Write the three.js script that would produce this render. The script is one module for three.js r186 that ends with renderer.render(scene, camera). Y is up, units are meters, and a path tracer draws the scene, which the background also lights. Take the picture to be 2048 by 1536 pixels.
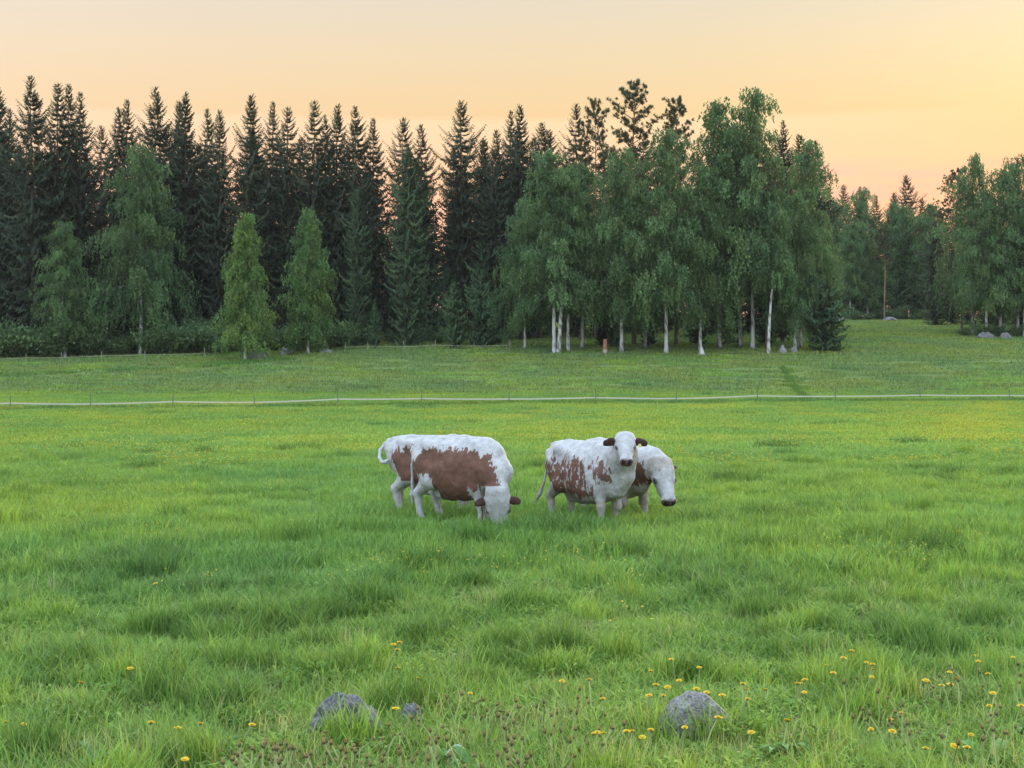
import * as THREE from 'three';
import { createNoise2D, createNoise3D } from 'simplex-noise';

// ---------- camera, sky, sun, exposure ----------
const scene = new THREE.Scene();
const EYE = 2.55, FOCAL = 2813, HORIZON = 737;            // metres above the pasture; focal length and horizon row of the 2048 x 1536 photograph
const camera = new THREE.PerspectiveCamera(2 * Math.atan(768 / FOCAL) * 180 / Math.PI, 4 / 3, 0.1, 6000);
camera.position.set(0, EYE, 0);
camera.rotation.x = -Math.atan((768 - HORIZON) / FOCAL);
const renderer = new THREE.WebGLRenderer();
renderer.toneMapping = THREE.LinearToneMapping;
renderer.toneMappingExposure = 1.0;
renderer.shadowMap.enabled = true;
const SUN_AZ = 25 * Math.PI / 180, SUN_EL = 11.0 * Math.PI / 180;   // low in the haze, just beyond the edge of the view
const sunDir = new THREE.Vector3(Math.sin(SUN_AZ) * Math.cos(SUN_EL), Math.sin(SUN_EL), -Math.cos(SUN_AZ) * Math.cos(SUN_EL));
const sun = new THREE.DirectionalLight(new THREE.Color(1.0, 0.78, 0.5), 5.0);
sun.position.copy(sunDir).multiplyScalar(400); sun.castShadow = true; sun.shadow.radius = 14;
Object.assign(sun.shadow.camera, { left: -160, right: 160, top: 160, bottom: -160, near: 1, far: 900 });
scene.add(sun, sun.target);

function rng(seed) { let a = seed >>> 0; return () => { a = (a + 0x6d2b79f5) | 0; let t = Math.imul(a ^ (a >>> 15), 1 | a); t = (t + Math.imul(t ^ (t >>> 7), 61 | t)) ^ t; return ((t ^ (t >>> 14)) >>> 0) / 4294967296; }; }
const n2 = createNoise2D(rng(11)), n3 = createNoise3D(rng(12));
const lerp = (a, b, t) => a + (b - a) * t, clamp = (x, a = 0, b = 1) => Math.min(b, Math.max(a, x));
const ss = (a, b, x) => { const t = clamp((x - a) / (b - a)); return t * t * (3 - 2 * t); };
const fbm = (x, y, o = 4) => { let s = 0, a = 0.5; for (let i = 0; i < o; i++) { s += a * n2(x, y); x = x * 2.03 + 17.1; y = y * 2.03 - 9.7; a *= 0.5; } return s; };
function stops(list, e) {
  if (e <= list[0][0]) return list[0][1];
  for (let i = 1; i < list.length; i++) if (e <= list[i][0]) { const t = (e - list[i - 1][0]) / (list[i][0] - list[i - 1][0]); return list[i][1].map((c, k) => lerp(list[i - 1][1][k], c, t)); }
  return list[list.length - 1][1];
}
{
  const W = 2048, H = 1024, data = new Float32Array(W * H * 4);
  const toward = [[0, [0.95, 0.33, 0.14]], [4.5, [0.98, 0.38, 0.15]], [7, [0.98, 0.465, 0.195]], [8.6, [0.97, 0.58, 0.30]], [10.4, [0.96, 0.67, 0.38]], [12.5, [0.90, 0.70, 0.47]], [15.5, [0.79, 0.705, 0.605]], [24, [1.15, 1.15, 1.12]], [42, [1.9, 2.2, 2.6]], [90, [2.0, 2.5, 3.15]]];
  const away = [[0, [1.4, 1.36, 1.48]], [10, [1.5, 1.6, 1.85]], [28, [1.9, 2.25, 2.75]], [60, [1.97, 2.45, 3.1]], [90, [2.0, 2.5, 3.15]]];
  for (let r = 0; r < H; r++) {
    const el = ((r + 0.5) / H - 0.5) * Math.PI, e = el * 180 / Math.PI, y = Math.sin(el);
    for (let c = 0; c < W; c++) {
      const az = ((c + 0.5) / W - 0.5) * 2 * Math.PI, x = Math.cos(az) * Math.cos(el), z = Math.sin(az) * Math.cos(el);
      const ang = Math.acos(clamp(x * sunDir.x + y * sunDir.y + z * sunDir.z, -1, 1)) * 180 / Math.PI;
      let d = az - Math.atan2(sunDir.z, sunDir.x); d = Math.atan2(Math.sin(d), Math.cos(d));
      const s = ss(0, 1, 0.5 + 0.5 * Math.cos(d));
      const A = stops(toward, Math.max(0, e)), B = stops(away, Math.max(0, e));
      const glow = Math.exp(-Math.pow(ang / 9, 1.3)), haze = Math.exp(-ang / 22);
      const o = (r * W + c) * 4;
      // thin bars of cloud low in the glow
      const q = Math.abs(d) < 1.2 ? ss(-0.08, 0.25, n2(d * 2.2 + 3, e * 5.5) * 0.65 + n2(d * 6, e * 12 + 9) * 0.35) * ss(5.0, 6.2, e) * (1 - ss(7.4, 8.8, e)) * ss(-0.42, -0.2, d) : 0;
      for (let k = 0; k < 3; k++) {
        let v = lerp(B[k], A[k], s) + [1.0, 0.62, 0.30][k] * glow * 0.26 + [0.02, 0.06, -0.03][k] * haze;
        v *= 1 - q * [0.10, 0.30, 0.30][k];
        data[o + k] = Math.max(0.02, v);
      }
      data[o + 3] = 1;
    }
  }
  const sky = new THREE.DataTexture(data, W, H, THREE.RGBAFormat, THREE.FloatType);
  sky.mapping = THREE.EquirectangularReflectionMapping; sky.magFilter = THREE.LinearFilter; sky.needsUpdate = true;
  scene.background = sky; scene.environment = sky;
}

// ---------- helpers ----------
const taken = {};
function numbered(name) { const n = taken[name] = (taken[name] ?? -1) + 1; return n ? name + '_' + String(n).padStart(3, '0') : name; }
function tag(o, label, category, group, kind) { o.userData = { label, category }; if (group) o.userData.group = group; if (kind) o.userData.kind = kind; return o; }
function addMesh(name, geo, mat, parent = scene) { const m = new THREE.Mesh(geo, mat); m.name = parent === scene ? numbered(name) : name; parent.add(m); return m; }
function group(name) { const g = new THREE.Group(); g.name = numbered(name); scene.add(g); return g; }
function copyOf(proto, name) { const c = proto.clone(); c.name = numbered(name); scene.add(c); return c; }
class Soup {                                              // collects coloured triangles and builds one geometry
  constructor() { this.p = []; this.c = []; this.i = []; this.u = []; this.n = 0; }
  v(x, y, z, c) { this.p.push(x, y, z); this.c.push(c[0], c[1], c[2]); return this.n++; }
  tri(a, b, c) { this.i.push(a, b, c); }
  quad(a, b, c, d) { this.i.push(a, b, c, a, c, d); }
  build(smooth) {
    const g = new THREE.BufferGeometry();
    g.setAttribute('position', new THREE.Float32BufferAttribute(this.p, 3));
    g.setAttribute('color', new THREE.Float32BufferAttribute(this.c, 3));
    g.setIndex(this.i);
    if (smooth) g.computeVertexNormals();
    return g;
  }
}
const vary = (c, r, a = 0.2) => { const k = 1 + (r() - 0.5) * 2 * a, h = 1 + (r() - 0.5) * a * 0.7; return [c[0] * k * h, c[1] * k, c[2] * k / h]; };
function tube(S, pts, radii, color, sides = 6) {          // pts: [x,y,z]; color(t, k) or a constant
  const rings = [];
  for (let i = 0; i < pts.length; i++) {
    const a = pts[Math.max(0, i - 1)], b = pts[Math.min(pts.length - 1, i + 1)];
    let t = [b[0] - a[0], b[1] - a[1], b[2] - a[2]]; const l = Math.hypot(...t) || 1; t = t.map((x) => x / l);
    let u = Math.abs(t[1]) > 0.9 ? [1, 0, 0] : [0, 1, 0];
    let s = [t[1] * u[2] - t[2] * u[1], t[2] * u[0] - t[0] * u[2], t[0] * u[1] - t[1] * u[0]]; const sl = Math.hypot(...s); s = s.map((x) => x / sl);
    u = [s[1] * t[2] - s[2] * t[1], s[2] * t[0] - s[0] * t[2], s[0] * t[1] - s[1] * t[0]];
    const ring = [];
    for (let k = 0; k < sides; k++) {
      const w = k / sides * 2 * Math.PI, cs = Math.cos(w) * radii[i], sn = Math.sin(w) * radii[i];
      ring.push(S.v(pts[i][0] + s[0] * cs + u[0] * sn, pts[i][1] + s[1] * cs + u[1] * sn, pts[i][2] + s[2] * cs + u[2] * sn, typeof color === 'function' ? color(i / (pts.length - 1), k) : color));
    }
    rings.push(ring);
  }
  for (let i = 1; i < rings.length; i++) for (let k = 0; k < sides; k++) S.quad(rings[i - 1][k], rings[i - 1][(k + 1) % sides], rings[i][(k + 1) % sides], rings[i][k]);
  const tip = S.v(...pts[pts.length - 1], typeof color === 'function' ? color(1, 0) : color);
  for (let k = 0; k < sides; k++) S.tri(rings[rings.length - 1][k], rings[rings.length - 1][(k + 1) % sides], tip);
}

// ---------- ground ----------
const PROFILE = [[-400, 2.4], [0, 0.95], [3, 0.8], [9, 0.0], [24, 0.0], [60, 0.0], [90, 0.1], [105, 0.38], [115, 0.98], [125, 2.0], [140, 3.9], [155, 5.3], [190, 8.0], [230, 10.5], [300, 13.5], [600, 19], [3000, 24]];
function profile(d) {
  let i = 1; while (i < PROFILE.length - 1 && d > PROFILE[i][0]) i++;
  const P = (k) => PROFILE[clamp(k, 0, PROFILE.length - 1)], [x0, y0] = P(i - 1), [x1, y1] = P(i);
  const m0 = i > 1 ? (P(i)[1] - P(i - 2)[1]) / (P(i)[0] - P(i - 2)[0]) : 0, m1 = i < PROFILE.length - 1 ? (P(i + 1)[1] - P(i - 1)[1]) / (P(i + 1)[0] - P(i - 1)[0]) : 0;
  const h = x1 - x0, t = clamp((d - x0) / h), t2 = t * t, t3 = t2 * t;
  return (2 * t3 - 3 * t2 + 1) * y0 + (t3 - 2 * t2 + t) * h * m0 + (3 * t2 - 2 * t3) * y1 + (t3 - t2) * h * m1;
}
function ground(x, z) {
  const d = -z;
  let y = profile(d) - 0.03 * Math.max(0, -x - 15) * ss(105, 150, d);
  y += 0.10 * fbm(x * 0.045 + 4, z * 0.045, 2) * ss(10, 40, d) + 0.05 * n2(x * 0.35, z * 0.35) + 0.03 * n2(x * 1.1 + 8, z * 1.1) + 0.04 * n2(x * 0.8, z * 0.8 + 30) * (1 - ss(30, 50, d));
  return y;
}
const at = (px, py, d) => new THREE.Vector3((px - 1024) / FOCAL * d, EYE - (py - HORIZON) / FOCAL * d, -d);   // a point of the photograph at its distance
const onGround = (px, d) => { const x = (px - 1024) / FOCAL * d; return new THREE.Vector3(x, ground(x, -d), -d); };
{
  const S = new Soup(), r = rng(5), ds = [-400, -150, -40, -10, 0, 3];
  for (let d = 5; d < 60; d += 0.5) ds.push(d);
  for (let d = 60; d < 260; d += 2) ds.push(d);
  for (const d of [275, 300, 340, 400, 500, 700, 1000, 1600, 2500]) ds.push(d);
  const N = 160, rows = [];
  for (const d of ds) {
    const half = Math.max(60, Math.abs(d) * 0.9 + 30), row = [];
    for (let k = 0; k <= N; k++) {
      const f = (k / N - 0.5) * 2, x = half * (0.35 * f + 0.65 * f * f * f) * (d > 260 || d < 0 ? 2 : 1), z = -d;
      const t = 0.5 + 0.5 * fbm(x * 0.12, z * 0.12, 3);
      row.push(S.v(x, ground(x, z), z, [lerp(0.075, 0.14, t), lerp(0.13, 0.20, t), lerp(0.03, 0.04, t)]));
    }
    rows.push(row);
  }
  for (let i = 1; i < rows.length; i++) for (let k = 0; k < N; k++) S.quad(rows[i - 1][k], rows[i - 1][k + 1], rows[i][k + 1], rows[i][k]);
  const g = addMesh('ground', S.build(true), new THREE.MeshStandardMaterial({ vertexColors: true, roughness: 1 }));
  tag(g, 'green pasture ground rising to the forest edge', 'ground', null, 'structure');
}
// ---------- trees ----------
const leafMat = (name, trans = 0.35) => { const m = new THREE.MeshPhysicalMaterial({ vertexColors: true, roughness: 0.9, transmission: trans, thickness: 0, side: THREE.DoubleSide, specularIntensity: 0.25 }); m.name = name; return m; };
const M = {
  spruce: leafMat('spruce_needles', 0.15), birch: leafMat('birch_leaves', 0.4), pine: leafMat('pine_needles', 0.2), shrub: leafMat('shrub_leaves', 0.35),
  bark: new THREE.MeshStandardMaterial({ vertexColors: true, roughness: 0.95 }),
};
// a narrow leaf spray: a bent diamond from a to b, w wide
function spray(S, ax, ay, az, bx, by, bz, w, nx, ny, nz, c) {
  const mx = lerp(ax, bx, 0.45), my = lerp(ay, by, 0.45), mz = lerp(az, bz, 0.45);
  const a = S.v(ax, ay, az, c), l = S.v(mx + nx * w, my + ny * w, mz + nz * w, c), b = S.v(bx, by, bz, c), r = S.v(mx - nx * w, my - ny * w, mz - nz * w, c);
  S.quad(a, l, b, r);
}
function leaf(S, x, y, z, s, r, c) {
  const a = r() * 6.283, t = (r() - 0.5) * 2.4, ux = Math.cos(a), uz = Math.sin(a), vx = -uz * Math.sin(t), vy = Math.cos(t), vz = ux * Math.sin(t), k = 0.62;
  S.quad(S.v(x - vx * s, y - vy * s, z - vz * s, c), S.v(x + ux * s * k, y, z + uz * s * k, c), S.v(x + vx * s, y + vy * s, z + vz * s, c), S.v(x - ux * s * k, y, z - uz * s * k, c));
}
function makeSpruce(seed, h, rmax, o = {}) {
  const r = rng(seed), T = new Soup(), S = new Soup(), bare = o.bare ?? 0.05, dens = o.dens ?? 1, pal = o.pal ?? [0.044, 0.059, 0.031];
  const lean = (r() - 0.5) * 0.02 * h, axis = (y) => [lean * (y / h) ** 2, y, lean * 0.6 * (y / h) ** 2];
  const pts = [], rad = []; for (let i = 0; i <= 10; i++) { const y = h * i / 10; pts.push(axis(y)); rad.push(lerp(h * 0.0105, 0.012, i / 10)); }
  tube(T, pts, rad, () => vary([0.10, 0.075, 0.058], r, 0.25), 7);
  const bulge = 0.6 + r() * 0.5;
  for (let y = h * bare; y < h * 0.995;) {
    const t = (h - y) / h, u = clamp(t / (1 - bare));
    let L = rmax * Math.min(1, 0.06 + 4.4 * Math.pow(t, 1.05) * bulge) * (1 - 0.25 * ss(0.55, 1, u));
    const n = t < 0.03 ? 4 : 5 + Math.floor(r() * 3);
    const a0 = r() * 6.283, dir0 = lerp(0.55, -0.38, ss(0.0, 0.45, t));
    for (let k = 0; k < n; k++) {
      const az = a0 + (k + (r() - 0.5) * 0.5) / n * 6.283, len = L * (0.6 + 0.5 * r()) * (1 + 0.38 * n3(Math.cos(az) * 1.2 + seed, y * 0.33, Math.sin(az) * 1.2)) + 0.08; if (r() < 0.07 && t > 0.04) continue;
      const ca = Math.cos(az), sa = Math.sin(az), el = dir0 + (r() - 0.5) * 0.25, c0 = axis(y + (r() - 0.5) * 0.2), up = len * 0.30;
      const pos = (s) => [c0[0] + ca * len * s * Math.cos(el), c0[1] + len * s * Math.sin(el) + up * s * s * s - (t > 0.12 ? len * 0.12 * Math.sin(s * 3.1) : 0), c0[2] + sa * len * s * Math.cos(el)];
      const e = pos(1), m = pos(0.5);
      if (len > 0.9) tube(T, [c0, m, e], [0.012 + len * 0.008, 0.012, 0.004], [0.075, 0.06, 0.045], 3);
      const tone = vary(pal, r, 0.32), step = Math.max(1, Math.round(len * 6 * dens));
      for (let i = 0; i <= step; i++) {
        const s = lerp(0.12, 1.0, i / step), p = pos(s);
        for (const side of [-1, 1]) {
          const w = (0.20 + 0.34 * (1 - s) * Math.min(1, len)) * (0.7 + 0.6 * r()) * Math.min(1, 0.45 + len * 0.4), ang = az + side * (0.75 + 0.4 * r());
          const hang = t > 0.15 ? 0.25 + 0.75 * r() : 0.05, q = [p[0] + Math.cos(ang) * w, p[1] - w * hang - (t > 0.25 && r() < 0.5 ? 0.12 + r() * 0.25 : 0), p[2] + Math.sin(ang) * w];
          spray(S, p[0], p[1], p[2], q[0], q[1], q[2], 0.07 + 0.07 * r(), -Math.sin(ang) * 0.8, 0.6, Math.cos(ang) * 0.8, vary(tone, r, 0.18));
        }
      }
      spray(S, m[0], m[1], m[2], e[0] + ca * 0.12, e[1] + 0.03, e[2] + sa * 0.12, 0.07, -sa, 0.2, ca, tone);
    }
    y += lerp(0.30, 0.50, ss(0, 0.12, t)) * (0.8 + 0.4 * r()) / Math.sqrt(dens);
  }
  const top = axis(h); spray(S, top[0], h - 0.7, top[2], top[0], h + 0.15, top[2], 0.06, 1, 0, 0, pal); spray(S, top[0], h - 0.7, top[2], top[0], h + 0.15, top[2], 0.06, 0, 0, 1, pal);
  return { h, trunk: T.build(true), crown: S.build(), mat: M.spruce };
}
function makeBirch(seed, h, R, o = {}) {
  const r = rng(seed), T = new Soup(), S = new Soup(), bare = o.bare ?? 0.14, pal = o.pal ?? [0.115, 0.19, 0.070], lx = o.lean ?? (r() - 0.5) * 0.08 * h, lz = (r() - 0.5) * 0.05 * h, wob = r() * 6;
  const axis = (t) => [lx * t * t + 0.02 * h * Math.sin(t * 5 + wob) * t * 0.5, h * t, lz * t * t];
  const stems = o.stems ?? 1;
  for (let s = 0; s < stems; s++) {
    const pts = [], rad = [], off = s ? [0.35, 0.15] : [0, 0];
    for (let i = 0; i <= 46; i++) { const t = i / 46 * (s ? 0.8 : 0.985), p = axis(t); pts.push([p[0] + off[0] + off[0] * t * 3, p[1], p[2] + off[1]]); rad.push((h * (o.thick ?? 0.0088) * (1 - t) + 0.012) * (1 + 0.5 * Math.exp(-t * 40))); }
    tube(T, pts, rad, (t, k) => { const b = n3(t * 60 + seed, k * 1.7, seed * 3.1 + s); const dark = b > 0.38 || t > (o.white ?? 0.34) || (t < 0.015); return dark ? vary([0.11, 0.10, 0.09], r, 0.3) : vary([0.46, 0.45, 0.43], r, 0.15); }, 7);
  }
  const limbs = o.limbs ?? 46, pw = o.pw ?? 0.62;
  for (let k = 0; k < limbs; k++) {
    const u = (k + r() * 0.9) / limbs, t = lerp(bare, 0.97, u), c0 = axis(t), az = k * 2.399 + r() * 0.8;
    const prof = Math.pow(1 - u, pw) * ss(-0.25, 0.18, u) + 0.10, L = R * prof * (0.65 + 0.55 * r()), el = lerp(0.35, 1.05, u) + (r() - 0.5) * 0.3;
    const ca = Math.cos(az), sa = Math.sin(az), droop = 0.55 * L * (1 - u * 0.6);
    const pos = (s) => [c0[0] + ca * L * s, c0[1] + L * s * Math.tan(el) * 0.8 * (1 - 0.3 * s) - droop * s * s * s, c0[2] + sa * L * s];
    tube(T, [c0, pos(0.35), pos(0.7), pos(1)], [0.015 + L * 0.014, 0.012 + L * 0.006, 0.008, 0.003], [0.13, 0.105, 0.085], 3);
    const strings = Math.round((o.strings ?? 46) * (0.35 + prof)), tone = vary(pal, r, 0.26);
    for (let j = 0; j < strings; j++) {
      const s = j % 4 === 0 ? 0.25 * r() : Math.sqrt(lerp(0.05, 1, r())), p = pos(s), sp = 0.30 + 0.30 * L * 0.4, x0 = p[0] + (r() - 0.5) * 2 * sp, z0 = p[2] + (r() - 0.5) * 2 * sp, y0 = p[1] + (r() - 0.4) * 0.7;
      const len = (0.4 + 1.3 * r()) * (1 - 0.5 * u) * (o.hang ?? 1), m = 5 + Math.floor(len * 6), dx = (r() - 0.5) * 0.5 + ca * 0.15, dz = (r() - 0.5) * 0.5 + sa * 0.15, st = vary(tone, r, 0.12);
      for (let i = 0; i < m; i++) { const f = i / m; leaf(S, x0 + dx * f + (r() - 0.5) * 0.22, y0 - len * f, z0 + dz * f + (r() - 0.5) * 0.22, (o.leaf ?? 0.105) * (0.7 + 0.6 * r()), r, vary(st, r, 0.16)); }
    }
  }
  return { h, trunk: T.build(true), crown: S.build(), mat: M.birch };
}
function makePine(seed, h, R, o = {}) {
  const r = rng(seed), T = new Soup(), S = new Soup(), bare = o.bare ?? 0.62, pal = o.pal ?? [0.11, 0.12, 0.055], lx = (r() - 0.5) * 0.05 * h, wob = r() * 6;
  const axis = (t) => [lx * t + 0.01 * h * Math.sin(t * 6 + wob), h * t, 0.008 * h * Math.sin(t * 5 + wob * 2)];
  const pts = [], rad = []; for (let i = 0; i <= 20; i++) { const t = i / 20 * 0.99; pts.push(axis(t)); rad.push(h * 0.0095 * (1 - t) + 0.02); }
  tube(T, pts, rad, (t) => vary(t < 0.3 ? [0.15, 0.105, 0.08] : [0.27, 0.135, 0.072], r, 0.22), 7);
  const n = o.n ?? 38;
  for (let k = 0; k < n; k++) {
    const u = (k + r()) / n, t = lerp(bare, 0.99, u), c0 = axis(t), az = k * 2.399 + r(), L = R * (Math.pow(1 - u, 0.55) * ss(-0.5, 0.25, u) + 0.18) * (0.6 + 0.6 * r()), el = lerp(-0.05, 0.8, u) + (r() - 0.5) * 0.35, ca = Math.cos(az), sa = Math.sin(az);
    const pos = (s) => [c0[0] + ca * L * s, c0[1] + L * s * Math.sin(el) + 0.12 * L * s * s, c0[2] + sa * L * s];
    tube(T, [c0, pos(0.5), pos(1)], [0.02 + L * 0.018, 0.025, 0.008], [0.20, 0.11, 0.065], 4);
    const tufts = Math.round(5 + L * 4.5), tone = vary(pal, r, 0.2);
    for (let j = 0; j < tufts; j++) {
      const s = lerp(0.4, 1.05, r()), p = pos(s), x = p[0] + (r() - 0.5) * 0.9 * L * 0.5, y = p[1] + (r() - 0.25) * 0.45, z = p[2] + (r() - 0.5) * 0.9 * L * 0.5;
      for (let i = 0; i < 30; i++) { const a = r() * 6.283, e = (r() - 0.25) * 1.8, l = 0.2 + r() * 0.24; spray(S, x, y, z, x + Math.cos(a) * Math.cos(e) * l, y + Math.sin(e) * l, z + Math.sin(a) * Math.cos(e) * l, 0.042, -Math.sin(a), 0.3, Math.cos(a), vary(tone, r, 0.2)); }
    }
  }
  return { h, trunk: T.build(true), crown: S.build(), mat: M.pine };
}
function makeShrub(seed, h, R, pal) {
  const r = rng(seed), T = new Soup(), S = new Soup();
  for (let k = 0; k < 12; k++) {
    const az = r() * 6.283, L = R * (0.3 + 0.7 * r()), H = h * (0.45 + 0.55 * r()), ca = Math.cos(az), sa = Math.sin(az);
    const pos = (s) => [ca * L * s * s, H * s, sa * L * s * s];
    tube(T, [pos(0), pos(0.5), pos(1)], [0.03, 0.018, 0.005], [0.12, 0.09, 0.07], 4);
    const tone = vary(pal, r, 0.25);
    for (let j = 0; j < 150; j++) { const s = lerp(0.1, 1.03, Math.sqrt(r())), p = pos(s), w = 0.35 + 0.3 * R * 0.4; leaf(S, p[0] + (r() - 0.5) * 2 * w, p[1] + (r() - 0.5) * w, p[2] + (r() - 0.5) * 2 * w, 0.07 + 0.06 * r(), r, vary(tone, r, 0.18)); }
  }
  return { h, trunk: T.build(true), crown: S.build(), mat: M.shrub };
}
const used = new Map();
function plant(proto, name, [x, z], height, turn, label, category, grp, wide = 1, foot) {
  let g = used.get(proto);
  if (g) g = copyOf(g, name);
  else { g = group(name); addMesh(category === 'shrub' ? 'stems' : 'trunk', proto.trunk, M.bark, g); addMesh(category === 'shrub' ? 'foliage' : 'crown', proto.crown, proto.mat, g); used.set(proto, g); }
  const s = height / proto.h;
  g.position.set(x, (foot ?? ground(x, z)) - 0.08, z); g.scale.set(s * wide, s, s * wide); g.rotation.y = turn;
  return tag(g, label, category, grp);
}
const plantAt = (proto, name, px, top, d, turn, label, category, grp, wide) => { const b = onGround(px, d); return plant(proto, name, [b.x, b.z], at(px, top, d).y - b.y, turn, label, category, grp, wide); };
const ORD = 'first second third fourth fifth sixth seventh eighth ninth tenth eleventh twelfth thirteenth fourteenth fifteenth sixteenth seventeenth eighteenth nineteenth twentieth'.split(' ');
const ordinal = (n) => n <= 20 ? ORD[n - 1] : n === 30 ? 'thirtieth' : n === 40 ? 'fortieth' : (n < 30 ? 'twenty-' : 'thirty-') + ORD[n % 10 - 1];
const SP = [makeSpruce(101, 28, 2.7), makeSpruce(102, 28, 3.1, { dens: 1.05 }), makeSpruce(103, 28, 2.4), makeSpruce(104, 28, 3.4, { bare: 0.03 }), makeSpruce(105, 28, 2.9, { bare: 0.10, dens: 0.9 })];
const YOUNG = [makeSpruce(111, 9, 1.7, { bare: 0.01, dens: 1.3, pal: [0.07, 0.115, 0.05] }), makeSpruce(112, 9, 2.1, { bare: 0.01, dens: 1.3, pal: [0.062, 0.105, 0.048] })];
const GREENSPRUCE = makeSpruce(115, 24, 3.0, { bare: 0.02, dens: 1.15, pal: [0.066, 0.105, 0.048] });
const BI = [makeBirch(201, 17, 3.6, { bare: 0.24 }), makeBirch(202, 17, 4.0, { lean: -0.9, bare: 0.18 }), makeBirch(203, 17, 3.3, { bare: 0.27 }), makeBirch(204, 17, 4.2, { bare: 0.2, hang: 1.4 })];
const YB = [makeBirch(211, 14, 2.75, { bare: 0.12, pw: 0.85, limbs: 54, pal: [0.155, 0.25, 0.065], lean: 0.1 }), makeBirch(212, 14, 2.5, { bare: 0.12, pw: 0.6, limbs: 52, pal: [0.135, 0.225, 0.065], lean: 0.35 })];
const PI = [makePine(301, 26, 3.2), makePine(302, 26, 2.6, { bare: 0.68 })];
const SH = [makeShrub(401, 2.6, 2.2, [0.085, 0.14, 0.055]), makeShrub(402, 2.0, 1.8, [0.10, 0.16, 0.06])];
{
  const r = rng(77);
  // pointed tops of the dark spruces along the left forest, each as [column, row of the tip, distance, kind, width]
  const front = [[-2, 172, 152, 1, 1], [22, 216, 156, 2, 1], [68, 155, 150, 3, 1], [115, 165, 152, 0, 1], [141, 167, 155, 2, 1], [161, 183, 153, 2, 1], [204, 250, 162, 4, 0.9], [235, 213, 155, 0, 0.9], [257, 198, 158, 2, 1], [310, 175, 153, 3, 1],
    [355, 201, 157, 0, 1], [371, 187, 154, 1, 1], [414, 217, 156, 2, 1], [441, 222, 153, 1, 0.95], [500, 190, 153, 1, 1], [548, 202, 158, 2, 0.9], [576, 213, 155, 0, 1], [628, 200, 154, 0, 1], [650, 229, 158, 2, 0.9], [673, 210, 155, 1, 1],
    [715, 214, 154, 3, 1], [748, 235, 157, 2, 1], [807, 236, 158, 4, 1], [844, 248, 160, 0, 1], [909, 290, 162, 4, 0.9], [924, 202, 160, 4, 1.05], [967, 280, 160, 2, 1], [990, 258, 158, 0, 1], [1021, 220, 162, 2, 0.9], [1042, 208, 160, 0, 1],
    [1080, 245, 163, 4, 1], [1153, 205, 164, 0, 0.95], [1565, 240, 156, 2, 0.9]];
  front.forEach(([px, top, d, k, w], i) => plantAt(SP[k], 'spruce_tree', px, top, d, r() * 6.28, i === 32 ? 'slim dark spruce rising between birches at the grove\'s right end' : i === 0 ? 'dark spruce cut by the left edge of the picture' : 'dark forest spruce, ' + ordinal(i + 1) + ' pointed top counted from the left', 'spruce tree', 'spruces of the forest edge', w));
  // the next ranks of the forest, lower behind the gaps
  for (let k = 0; k < 52; k++) {
    const px = -60 + k * 33 + (r() - 0.5) * 20, d = 163 + 14 * r() + (k % 2) * 8;
    plantAt(SP[Math.floor(r() * 5)], 'forest_spruce', px, [205, 472, 778, 882].some((g) => Math.abs(px - g) < 24) ? lerp(400, 440, r()) : lerp(255, 350, r()), d, r() * 6.28, 'shaded spruce filling the dark forest behind the front row', 'spruce tree', 'spruces deeper in the forest', 1.3);
  }
  // lower skirt of younger spruces just inside the edge
  for (let k = 0; k < 22; k++) {
    const px = -40 + k * 50 + (r() - 0.5) * 30;
    plantAt(YOUNG[k % 2], 'understory_spruce', px, lerp(470, 560, r()), 157 + r() * 5, r() * 6.28, 'young spruce crowded between the trunks of the dark forest', 'spruce tree', 'understory spruces of the dark forest', 0.9);
  }
  plantAt(GREENSPRUCE, 'spruce_tree', 818, 292, 150, 1.2, 'broad lighter green spruce standing in front of the dark forest', 'spruce tree', null, 0.9);
  plantAt(GREENSPRUCE, 'spruce_tree', 716, 375, 151, 2.2, 'mid-height green spruce beside the broader lighter green spruce', 'spruce tree', null, 0.8);
  plantAt(YOUNG[0], 'spruce_tree', 910, 562, 147, 0.4, 'small bright young spruce at the meadow edge, first of a pair', 'spruce tree');
  plantAt(YOUNG[1], 'spruce_tree', 966, 540, 149, 1.4, 'small young spruce at the meadow edge, taller of a pair', 'spruce tree');
  plantAt(YOUNG[0], 'spruce_tree', 750, 600, 148, 2.4, 'smallest narrow young spruce at the foot of the dark forest', 'spruce tree', null, 0.75);
  // broadleaved trees in front of the left forest
  plantAt(BI[3], 'birch_tree', 282, 292, 147, 0.3, 'tall broad green birch against the dark spruces', 'birch tree', null, 1.0);
  plantAt(BI[0], 'birch_tree', 130, 442, 146, 2.0, 'bushy green tree low at the far left forest edge', 'birch tree', null, 1.15);
  plantAt(YB[0], 'birch_tree', 490, 426, 138, 0.0, 'bright young birch with white trunk, leftmost of the free-standing two', 'birch tree', null, 1.06);
  plantAt(YB[1], 'birch_tree', 616, 416, 142, 0.5, 'slender young birch with white trunk, rightmost of the free-standing two', 'birch tree', null, 1.0);
  // shrubs along the foot of the forest
  for (let k = 0; k < 24; k++) { const px = -30 + k * 30 + (r() - 0.5) * 20, d = 146 + 2.5 * r(); plantAt(SH[k % 2], 'forest_shrub', px, lerp(640, 672, r()) - px * 0.012, d, r() * 6.28, 'leafy green shrub at the foot of the left forest, ' + ordinal(k + 1) + ' counted from the left', 'shrub', 'shrubs along the forest foot', 1); }
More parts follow.
